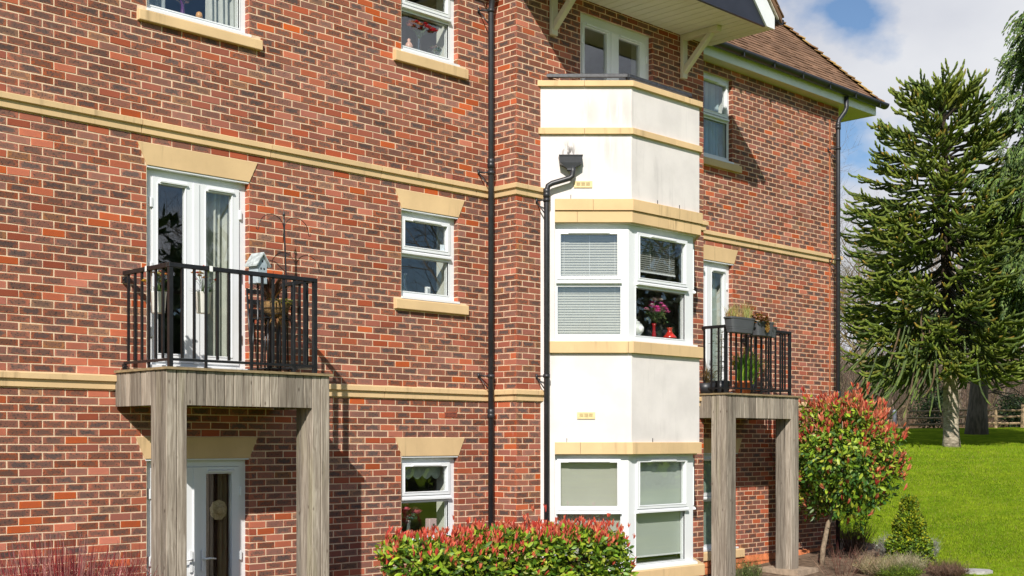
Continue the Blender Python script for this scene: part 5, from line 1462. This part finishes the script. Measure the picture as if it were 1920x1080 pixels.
twiggy("dogwood_shrub", (5.9, -.50, -.02), 330, 1.30, .64, [(.28, .035, .04), (.36, .06, .06), (.18, .022, .03), (.48, .22, .18)], "thinner bare red stemmed dogwood shrub nearest the ground floor door", "shrub", 42, rad=.004)
c = Vector((18.95, -.55, terrain(18.95, -.55)))
c = dv(21.3, 5.75); twiggy("berberis_shrub", c, 120, .62, .40, [(.11, .06, .04), (.16, .07, .05), (.08, .05, .035)], "wiry dark reddish shrub beside the foot of the corner downpipe", "shrub", 43, (5, .022, [(.16, .04, .03), (.10, .06, .03), (.07, .07, .03)]))
c = dv(20.6, 6.10); twiggy("lavender_shrub", c, 150, .42, .24, [(.34, .33, .28), (.42, .41, .36)], "small silver grey lavender showing left of the box cone", "shrub", 44, (7, .03, [(.40, .40, .36), (.30, .31, .27)]), .003)
c = dv(20.5, 6.70); twiggy("lavender_shrub", c, 150, .40, .22, [(.34, .33, .28), (.42, .41, .36)], "small silver grey lavender showing right of the box cone", "shrub", 45, (7, .03, [(.40, .40, .36), (.30, .31, .27)]), .003)
for i, (u, v, H, S, cols, lab) in enumerate([
    (19.2, 5.55, .26, .42, [(.46, .36, .22), (.34, .31, .14), (.52, .42, .28)], "low straw coloured heather between the photinia trunk and the cone"),
    (19.35, 6.0, .27, .34, [(.48, .42, .28), (.36, .34, .17), (.54, .47, .33)], "low pale buff heather mound in front of the box cone"),
    (19.1, 6.55, .17, .40, [(.19, .12, .08), (.28, .17, .11), (.13, .08, .055)], "low dark brown ground cover at the bed's right hand tip")]):
    c = dv(u, v); twiggy("heather", c, 330, H, S, cols, lab, "ground cover", 50 + i, (9, .02, cols), .003)
c = dv(18.85, 5.75); twiggy("evergreen_mound", c, 160, .2, .38, [(.10, .16, .02)], "bright green low mound at the bottom of the bed", "ground cover", 55, (14, .026, [(.20, .30, .02), (.28, .36, .03), (.13, .22, .02)]), .003)
c = dv(19.1, 4.95); twiggy("dead_stems", c, 34, .55, .5, [(.26, .14, .10), (.34, .22, .15), (.18, .06, .05)], "thin straggling reddish stems at the foot of the right timber post", "shrub", 56, (1, .02, [(.4, .05, .03), (.28, .16, .1)]), .003)
c = dv(19.35, 5.35); twiggy("dead_stems", c, 30, .45, .45, [(.26, .15, .11), (.34, .22, .15), (.16, .08, .06)], "thin straggling stems round the photinia tree's trunk", "shrub", 57, (1, .02, [(.5, .05, .03), (.28, .16, .1)]), .003)
c = dv(18.2, 3.35); twiggy("evergreen_mound", c, 90, .42, .3, [(.12, .16, .05)], "pale leafy shrub at the foot of the left post by the bay", "shrub", 58, (9, .035, [(.22, .26, .08), (.14, .2, .05)]), .003)
m = MB(); p = Vector((16.62, -.80, terrain(16.6, -.8)))
m.prism([(16.42, -1.12), (17.02, -1.10), (17.05, -.42), (16.44, -.40)], p.z - .2, p.z + .10); tag(m.build("post_footing", M("pale_footing_stone", (.36, .27, .19), .9, .2, 12, bmp=.4), None, loc=p), "low stone footing under the right timber post", "stone footing")

# ------------------------------------------------------------------ monkey puzzle
base = dv(45.0, 15.58); TH = 12.9
mp = thing("monkey_puzzle_tree", base, "tall monkey puzzle tree with rope like green branches on the lawn", "tree")
g = random.Random(77)
m = MB(); n = 26; rad = []; pts = []
for i in range(n + 1):
    t = i / n; pts.append(base + Vector((-.32 * t * S2 + .05 * math.sin(t * 9), .32 * t * S2, -.15 + t * (TH - .2)))); rad.append((.245 * (1 - t) ** .75 + .04) * (1.22 if i == 0 else 1) * (1 + .035 * math.sin(i * 2.3)))
m.tube(pts, rad, 18)
def trunk_mat():
    q, nt, bs, out = base_mat("monkey_puzzle_bark")
    P = position(nt); n1 = noise(nt, scaled(nt, P, (5, 5, 14)), 1, 5, .65)
    sx = N(nt, "ShaderNodeSeparateXYZ"); nt.links.new(P, sx.inputs[0])
    lich = maprange(nt, math_node(nt, 'ADD', sx.outputs[2], math_node(nt, 'MULTIPLY', noise(nt, P, 2, 3), 1.5)), 4.6, 5.6)
    c = mixc(nt, maprange(nt, n1, .35, .65), (.20, .165, .12), (.44, .38, .29))
    c = mixc(nt, math_node(nt, 'MULTIPLY', lich, .65), c, (.34, .28, .10))
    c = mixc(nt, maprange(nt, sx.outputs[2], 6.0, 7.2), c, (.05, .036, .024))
    nt.links.new(c, bs.inputs['Base Color']); setin(bs, Roughness=.95); bs.inputs['Specular IOR Level'].default_value = .1
    bump(nt, bs, n1, .9, .05); return q
m.build("trunk", trunk_mat(), mp)
def axis(z):
    t = z / TH; return base + Vector((-.32 * t * S2, .32 * t * S2, z))
GR = [(.13, .16, .022), (.09, .12, .02), (.06, .088, .02), (.16, .185, .024)]
def rope(m, pts, r, col, tip):
    k0 = len(m.v); n = len(pts)
    rr = [r * (1 if i < n - 2 else (.9 if i == n - 2 else .45)) for i in range(n)]
    m.tube(pts, rr, 7, 0, False, True, .2)
    for i in range(n):
        f = max(0, (i - n + 3) / 2.0); cc = tuple(col[q] * (1 - f) + tip[q] * f for q in range(3))
        m.col.extend([cc] * 7)
def curve(p, d0, L, n, rise, g, wob=.05):
    pts = [p]; d = d0.normalized()
    for i in range(n):
        d = (d + Vector((g.uniform(-wob, wob), g.uniform(-wob, wob), rise / n + g.uniform(-wob, wob)))).normalized()
        pts.append(pts[-1] + d * (L / n))
    return pts
crown_parts = 0
levels = []
z = 3.9
while z < TH - .9:
    levels.append(z); z += .32 + .05 * math.sin(z * 3)
def sweep(p, d, L, g, t):
    # a rope that runs out level or sagging and turns up at its tip
    n = 9; pts = [p]; d = d.normalized()
    for i in range(n):
        up = (-.07 + .05 * t) if i < 4 else (.13 + .02 * t) * (i - 3) * .55
        d = (d + Vector((g.uniform(-.05, .05), g.uniform(-.05, .05), up + g.uniform(-.04, .04)))).normalized()
        pts.append(pts[-1] + d * L / n)
    return pts
PROF = [(2.6, 2.6), (3.5, 3.35), (4.5, 3.55), (5.5, 3.6), (6.5, 3.5), (7.5, 3.35), (8.5, 3.3), (9.5, 3.0), (10.5, 2.65), (11.3, 2.3), (12.0, 2.0), (12.5, 1.6), (12.9, 1.0), (13.1, .3)]
def prof_r(z):
    for (a, ra), (b, rb) in zip(PROF, PROF[1:]):
        if z <= b: return ra + (rb - ra) * max(0, (z - a) / (b - a))
    return .2
for li, z in enumerate(levels):
    t = (z - 3.9) / (TH - 3.9)
    nb = 7 if t < .85 else 8
    m = MB()
    for b in range(nb):
        a = b * 6.283 / nb + li * 1.13 + g.uniform(-.25, .25)
        # tip of the branch lies on the crown's outline, the branch sags on its way there
        zt = z + (-1.15 + 2.45 * t) * g.uniform(.75, 1.2) + g.uniform(-.2, .2)
        Rt = prof_r(zt) * g.uniform(.84, 1.06)
        A = axis(z); B = axis(zt) + Vector((math.cos(a), math.sin(a), 0)) * Rt
        sag = (.30 - .34 * t) * Rt * .55
        n_ = 9; P = []
        wob = Vector((g.uniform(-1, 1), g.uniform(-1, 1), 0)) * .12
        for i in range(n_ + 1):
            f = i / n_
            q = A.lerp(B, f); q.z -= sag * 4 * f * (1 - f) * (.6 + .8 * f) - .18 * max(0, f - .75) * 4 * .4
            P.append(q + wob * math.sin(f * 3.1))
        col = vary(g.choice(GR), g, .2); tip = (.17, .22, .035) if g.random() > .12 else (.30, .19, .03)
        rope(m, P[3:], .045, col, tip)
        k0 = len(m.v); m.tube(P[:5], [.05, .048, .046, .046, .046], 5, 0, True, False); m.col.extend([(.055, .045, .03)] * (len(m.v) - k0))
        ns = int(6 + Rt * 3.6)
        for q in range(ns):
            f = .34 + .63 * (q + g.random()) / ns; i0 = min(int(f * n_), n_ - 1); pp = P[i0].lerp(P[i0 + 1], f * n_ - i0)
            ax = (P[i0 + 1] - P[i0]).normalized(); side = ax.cross(Vector((0, 0, 1))).normalized() * (1 if q % 2 else -1)
            d = ax * 1.0 + side * g.uniform(.35, .85) + Vector((0, 0, g.uniform(-.40, .05) if t < .6 else g.uniform(-.25, .2)))
            l2 = g.uniform(.7, 1.35) * (1.25 - .60 * f) * (1.2 if t < .6 else .8)
            Q = sweep(pp, d, l2, g, t)
            c2 = vary(g.choice(GR), g, .25); tp = (.18, .24, .04) if g.random() > .12 else (.32, .19, .03)
            rope(m, Q, .037, c2, tp)
            if g.random() < .4:
                d3 = (Q[3] - Q[2]).normalized() + side * g.choice((-.6, .6)) + Vector((0, 0, -.1)); rope(m, sweep(Q[2], d3, l2 * .62, g, t), .034, c2, tp)
    m.build("branch_whorl", m_rope, mp)
m = MB()
for k in range(22):           # crown tuft
    a = k * 2.4; rope(m, curve(axis(TH - 1.1 + .03 * k), Vector((math.cos(a) * .9, math.sin(a) * .9, .75)), .85, 5, .4, g), .05, vary(GR[0], g), (.24, .27, .04))
rope(m, [axis(TH - .6), axis(TH - .2), axis(TH + .25)], .06, GR[0], (.24, .27, .04))
m.build("crown_tuft", m_rope, mp)
m = MB()
for k in range(215):           # drooping dead and old branches below the crown, and snags
    a = g.uniform(0, 6.283); z = g.uniform(3.2, 5.6); r0 = g.uniform(.5, 2.6)
    if k < 190:
        if k > 50: a = g.uniform(1.5, 3.5); r0 = g.uniform(.7, 2.9); z = g.uniform(2.7, 4.8)
        p = axis(z) + Vector((math.cos(a), math.sin(a), -.15)) * r0
        rope(m, curve(p, Vector((math.cos(a) * .35, math.sin(a) * .35, -1)), g.uniform(.8, 2.0), 8, .75, g, .08), .027, g.choice([(.05, .075, .02), (.075, .11, .025), (.06, .09, .022), (.06, .09, .022), (.07, .10, .024), (.09, .06, .03)]), (.12, .17, .03))
    else:
        p = axis(z - 1.6 if k % 2 else z); k0 = len(m.v); d = Vector((math.cos(a), math.sin(a), g.uniform(-.6, .2)))
        m.tube(curve(p, d, g.uniform(.4, .9), 4, .0, g, .12), [.02, .018, .014, .01, .006], 4, 0, False, False); m.col.extend([(.16, .10, .055)] * (len(m.v) - k0))
m.build("hanging_branches", m_rope, mp, kind="stuff")

# ------------------------------------------------------------------ tall cypress at the right edge
cb = dv(54.0, 19.75); cy = thing("dark_conifer_tree", cb, "dark conifer with a thick leaning trunk and bare lower limbs behind the monkey puzzle", "tree")
g = random.Random(61); m = MB()
def vdir(u, v, z): return Vector((S2 * (u + v), S2 * (u - v), z))
T = [cb + vdir(0, 0, -.3), cb + vdir(0, .05, 1.0), cb + vdir(0, .18, 2.6), cb + vdir(0, .42, 4.2), cb + vdir(0, .9, 5.6), cb + vdir(0, 1.5, 7.2), cb + vdir(0, 2.1, 10), cb + vdir(0, 2.5, 14), cb + vdir(0, 2.6, 18.5)]
m.tube(T, [.52, .40, .36, .34, .30, .27, .22, .14, .03], 14)
m_bark = M("dark_conifer_bark", (.115, .09, .07), .95, .4, 3, stretch=(4, 4, .8), bmp=.9, bscale=14)
m.build("trunk", m_bark, cy)
limbs = MB(); ends = []
for k in range(46):
    i = g.uniform(2.6, 7.7); i0 = int(i); p = T[i0].lerp(T[i0 + 1], i - i0)
    a = g.uniform(0, 6.283); L = g.uniform(1.6, 3.4) * (1.2 if i < 5 else 1.0) * (1.0 if i < 7 else .6)
    Q = curve(p, Vector((math.cos(a), math.sin(a), g.uniform(-.15, .5))), L, 6, -.35 if i < 4 else -.1, g, .12)
    limbs.tube(Q, [.075, .06, .05, .04, .03, .022, .012], 6, 0, True, False)
    for f in range(2, 7): ends.append((Q[f], (Q[f] - Q[f - 1]).normalized(), i))
for k in range(34):   # bare dead lower limbs either side of the trunk
    i = g.uniform(1.3, 3.6); i0 = int(i); p = T[i0].lerp(T[i0 + 1], i - i0)
    s_ = 1 if g.random() < .62 else -1
    Q = curve(p, vdir(g.uniform(-.7, .7), s_, g.uniform(-.25, .35)), g.uniform(1.6, 3.8) if s_ > 0 else g.uniform(1, 2.6), 7, g.uniform(-.6, .3), g, .16)
    limbs.tube(Q, [.05, .042, .035, .028, .02, .014, .01, .005], 5, 0, True, False)
    for f in range(2, 7):
        if g.random() < .8: limbs.tube(curve(Q[f], (Q[f] - Q[f - 1]).normalized() + Vector((g.uniform(-.8, .8), g.uniform(-.8, .8), g.uniform(-.7, .5))), g.uniform(.4, 1.1), 4, -.2, g, .2), [.014, .011, .008, .005, .003], 3, 0, False, False)
limbs.build("limbs", m_bark, cy, kind="stuff")
m = MB()
def spray(m, p, d, L, g, cols):
    Q = curve(p, d, L, 6, -1.5, g, .14)
    for i in range(1, 7):
        ax = (Q[i] - Q[i - 1]).normalized(); sd = ax.cross(Vector((0, 0, 1)));
        if sd.length < .05: sd = Vector((S2, -S2, 0))
        sd.normalize()
        for s_ in (-1, 1, 0):
            l = L * g.uniform(.2, .36) * (1.1 - i * .09)
            m.leaf(Q[i], ax * 1.0 + sd * s_ * .9 + Vector((0, 0, -.35)), Vector((-S2, -S2, .3)) + Vector((g.uniform(-.5, .5), g.uniform(-.5, .5), 0)), l, l * .28, vary(g.choice(cols), g, .3), .1, False, .2)
for p, d, i in ends:
    dense = 7
    for q in range(dense):
        dd = d + Vector((g.uniform(-.9, .9), g.uniform(-.9, .9), g.uniform(-.5, .5)))
        spray(m, p + Vector((g.uniform(-.35, .35), g.uniform(-.35, .35), g.uniform(-.3, .3))), dd, g.uniform(.45, 1.0), g, [(.10, .16, .03), (.07, .12, .028), (.145, .20, .04), (.05, .085, .024)])
m.build("crown", m_needle, cy, kind='stuff')
# feathery cypress standing mostly outside the frame
cb = dv(43.0, 18.95); cy2 = thing("cypress_tree", cb, "light green cypress with feathery drooping sprays at the photo's right edge", "tree")
m = MB(); T = [cb + vdir(0, 0, z) for z in (-.3, 2, 5, 9, 13, 15.5)]
m.tube(T, [.42, .34, .28, .2, .1, .03], 12); m.build("trunk", m_bark, cy2)
limbs = MB(); ends = []; g = random.Random(71)
for k in range(150):
    z = g.uniform(4.8, 15.6); p = cb + vdir(0, 0, z); a = g.uniform(0, 6.283)
    L = (1.2 + 1.5 * max(0, 1 - ((z - 8.5) / 7.5) ** 2)) * g.uniform(.7, 1.12)
    Q = curve(p, Vector((math.cos(a), math.sin(a), g.uniform(.1, .6))), L, 6, -.75, g, .12)
    limbs.tube(Q, [.06, .05, .04, .03, .02, .014, .008], 5, 0, True, False)
    for f in range(2, 7): ends.append((Q[f], (Q[f] - Q[f - 1]).normalized()))
limbs.build("limbs", m_bark, cy2, kind='stuff')
m = MB()
for p, d in ends:
    for q in range(6):
        spray(m, p + Vector((g.uniform(-.25, .25), g.uniform(-.25, .25), g.uniform(-.25, .25))), d + Vector((g.uniform(-.9, .9), g.uniform(-.9, .9), g.uniform(-.4, .4))), g.uniform(.45, 1.0), g, [(.11, .175, .035), (.075, .13, .03), (.155, .215, .045), (.045, .08, .024)])
m.build("crown", m_needle, cy2, kind='stuff')

# ------------------------------------------------------------------ fence, bollard, bushes
m_fence = M("old_fence_timber", (.27, .19, .11), .9, .35, 5, stretch=(2, 2, 5), bmp=.5, bscale=30, objrand=.15)
fp = [(61.0, 18.9), (61.0, 20.75), (61.0, 22.0), (61.0, 23.25), (61.0, 24.55), (61.0, 26.0)]
fence = thing("post_and_rail_fence", dv(*fp[0]), "old timber post and rail fence behind the tree trunks", "fence")
g = random.Random(13); tops = []
for i, (u, v) in enumerate(fp):
    b = dv(u, v); h = 1.0 + (.12 if i in (0, 4) else 0); w = .12 if i in (0, 4) else .075
    m = MB(); ax = Vector((g.uniform(-.03, .03), g.uniform(-.03, .03), 1))
    m.tube([b - ax * .2, b + ax * h * .5, b + ax * h], [w, w * .95, w * .9], 7, 0, False); m.build("post", m_fence, fence); tops.append(b)
for i in range(len(fp) - 1):
    for z in (.22, .55, .86):
        if i == 0 and z == .55: z = .5
        m = MB(); a = tops[i] + Vector((0, 0, z + g.uniform(-.03, .03))); b = tops[i + 1] + Vector((0, 0, z + g.uniform(-.03, .03)))
        m.tube([a, a.lerp(b, .5) + Vector((0, 0, -.015)), b], [.05, .055, .05], 5, 0, False); m.build("rail", m_fence, fence)
b = dv(68, 20.5); t = thing("bollard", b + Vector((0, 0, .1)), "small blue grey bollard standing on the pale path", "bollard")
m = MB(); m.lathe([(.0, -.1), (.10, -.1), (.10, .80), (.115, .82), (.115, .86), (.06, .93), (0, .95)], b + Vector((0, 0, .1)), 14); m.build("bollard_post", M("grey_bollard_paint", (.20, .22, .26), .5, .1, 6), t)
def bush(u, v, rx, rz, label, seed, n=2600):
    c = dv(u, v); t = thing("holly_bush", c, label, "bush", "dark evergreen bushes behind the fence"); g = random.Random(seed); m = MB()
    lob = [(Vector((g.uniform(-.6, .6) * rx, g.uniform(-.6, .6) * rx, g.uniform(.35, 1.3) * rz)), g.uniform(.35, .6) * rx) for _ in range(9)]
    for k in range(n):
        o, r = g.choice(lob); d = Vector((g.gauss(0, 1), g.gauss(0, 1), g.gauss(0, 1))).normalized()
        p = c + o + d * r * g.uniform(.55, 1.08)
        if p.z < c.z: continue
        L = g.uniform(.10, .19); m.leaf(p, d + Vector((g.uniform(-.8, .8), g.uniform(-.8, .8), g.uniform(-.6, .4))), d + Vector((0, 0, .5)), L, L * .5, vary(g.choice([(.035, .06, .02), (.05, .085, .022), (.025, .045, .018)]), g), .2)
    m.build("foliage", m_needle, t, kind='stuff')
    s = MB()
    for k in range(10): s.tube([c, c + Vector((g.uniform(-.5, .5) * rx, g.uniform(-.5, .5) * rx, rz * g.uniform(.8, 1.5)))], [.04, .012], 5)
    s.build("stems", m_twig, t)
bush(63.5, 21.1, 1.15, 1.35, "dark evergreen bush behind the fence, left of the pale trunk", 5)
bush(64.0, 25.6, 1.3, .95, "dark evergreen bush behind the fence at the photo's right edge", 6)

# ------------------------------------------------------------------ bare winter trees
def bare_tree(name, base, H, seed, col, r0, label, lean=(0, 0), spread=.55, lo=.28, group="bare winter trees beyond the lawn", twigs=4):
    t = thing(name, base, label, "tree", group); g = random.Random(seed)
    tr = MB(); br = MB()
    def grow(p, d, L, r, lvl):
        n = 5 if lvl < 2 else 3
        pts = [p]; dd = d.normalized(); rs = [r]
        for i in range(n):
            dd = (dd + Vector((g.uniform(-.2, .2), g.uniform(-.2, .2), g.uniform(-.08, .14)))).normalized()
            pts.append(pts[-1] + dd * L / n); rs.append(r * (1 - .72 * (i + 1) / n))
        m = tr if lvl == 0 else br
        m.tube(pts, rs, 8 if lvl == 0 else (4 if lvl == 1 else 3), 0, True, False)
        if lvl >= 4: return
        k = [11, 6, 5, twigs][lvl]
        for q in range(k):
            f = (lo if lvl == 0 else .25) + (1 - (lo if lvl == 0 else .25)) * (q + g.random()) / k
            i0 = min(int(f * n), n - 1); pp = pts[i0].lerp(pts[i0 + 1], f * n - i0)
            ax = (pts[i0 + 1] - pts[i0]).normalized()
            s = Vector((g.gauss(0, 1), g.gauss(0, 1), g.gauss(0, .5))); s = (s - ax * s.dot(ax)).normalized()
            grow(pp, ax * (1 - spread) + s * spread * 1.25 + Vector((0, 0, .12)), L * g.uniform(.40, .62) * (1.05 - .4 * f if lvl == 0 else 1), max(.006, rs[i0] * .55), lvl + 1)
    grow(Vector(base) - Vector((0, 0, .3)), Vector((lean[0], lean[1], 1)), H, r0, 0)
    mt = M(name + "_bark", col, .95, .35, 2.5, spec=.1)
    tr.build("trunk", mt, t); br.build("branches", mt, t, kind='stuff')
    return t
BROWN = (.19, .145, .10); GREY = (.22, .18, .14); MOSS = (.17, .14, .06)
spec = [
    (72, 20.2, 9.5, .17, MOSS, "slim bare tree with a mossy trunk standing just right of the orange shrub", .35),
    (78, 19.9, 13, .22, GREY, "grey bare tree right behind the building's corner downpipe", .3),
    (92, 25.4, 12, .20, BROWN, "brown bare tree half hidden behind the low branches of the monkey puzzle", .25),
    (86, 30.5, 13, .24, GREY, "bare tree seen between the pale trunk and the dark trunk", .25),
    (88, 33.6, 12, .22, BROWN, "bare tree just right of the dark leaning trunk", .25),
    (96, 37.5, 13, .24, GREY, "bare tree at the photo's right edge above the evergreen bush", .25)]
sources = []
for i, (u, v, H, r, col, lab, lo) in enumerate(spec):
    sources.append(bare_tree("bare_tree", dv(u, v), H, 100 + i * 7, col, r, lab, lo=lo, spread=.5))
# a few more of the same further off, and three across the lawn that the panes mirror
far = [(112, 27.5, 2, "distant bare tree on the slope, nearest the building's corner"), (118, 33, 3, "distant bare tree on the slope behind the monkey puzzle's left branches"), (122, 41, 5, "distant bare tree on the slope behind the pale trunk"), (116, 46, 4, "distant bare tree on the slope beyond the dark trunk")]
for u, v, k, lab in far:
    c = copy_tree(sources[k]); c.location = dv(u, v) + Vector((0, 0, -.3)); c.rotation_euler = (0, 0, u * 1.7); c.scale = (1.1, 1.1, .95); c['label'] = lab
for k, (x, y) in enumerate(((44, -24), (50, -34), (38, -31), (58, -27), (33, -40))):
    c = copy_tree(sources[(k * 2 + 1) % 6]); c.location = (x, y, terrain(x, y) - .3); c.rotation_euler = (0, 0, k * 2.1); c['label'] = "bare tree across the lawn, mirrored in the window panes"; c['group'] = "bare trees mirrored in the panes"
belt = [o for o in bpy.data.objects if o.name.startswith('holly_bush') and o.parent is None]
for k, (x, y) in enumerate(((49, -13), (46, -20), (42, -27), (36, -33), (29, -38), (22, -42))):
    c = copy_tree(belt[k % 2]); c.location = (x, y, terrain(x, y) - .5); c.scale = (5.0, 5.0, 5.2); c.rotation_euler = (0, 0, k * 1.3); c['label'] = "large evergreen across the lawn, mirrored in the lower window panes"; c['group'] = "evergreens mirrored in the panes"
# the far twiggy wood
m = MB(); g = random.Random(99)
for k in range(5200):
    u = g.uniform(80, 150); v = u * g.uniform(.225, .52); b = dv(u, v) + Vector((0, 0, -.2))
    H = g.uniform(1.2, 4.6) * (.8 + u / 300)
    P = curve(b, Vector((g.uniform(-.5, .5), g.uniform(-.5, .5), 1)), H, 4, .1, g, .22)
    cc = vary(g.choice([(.20, .145, .10), (.26, .19, .13), (.16, .12, .085), (.21, .17, .10)]), g, .25)
    k0 = len(m.v); m.tube(P, [.035, .028, .02, .014, .006], 3, 0, False, False)
    for q in range(7):
        i = g.randint(1, 3); m.tube(curve(P[i], (P[i + 1] - P[i]).normalized() + Vector((g.uniform(-.9, .9), g.uniform(-.9, .9), g.uniform(-.2, .5))), H * g.uniform(.15, .4), 2, .1, g, .25), [.018, .012, .005], 3, 0, False, False)
    m.col.extend([cc] * (len(m.v) - k0))
tag(m.build("far_wood", m_matleaf, None), None, None, None, 'stuff')
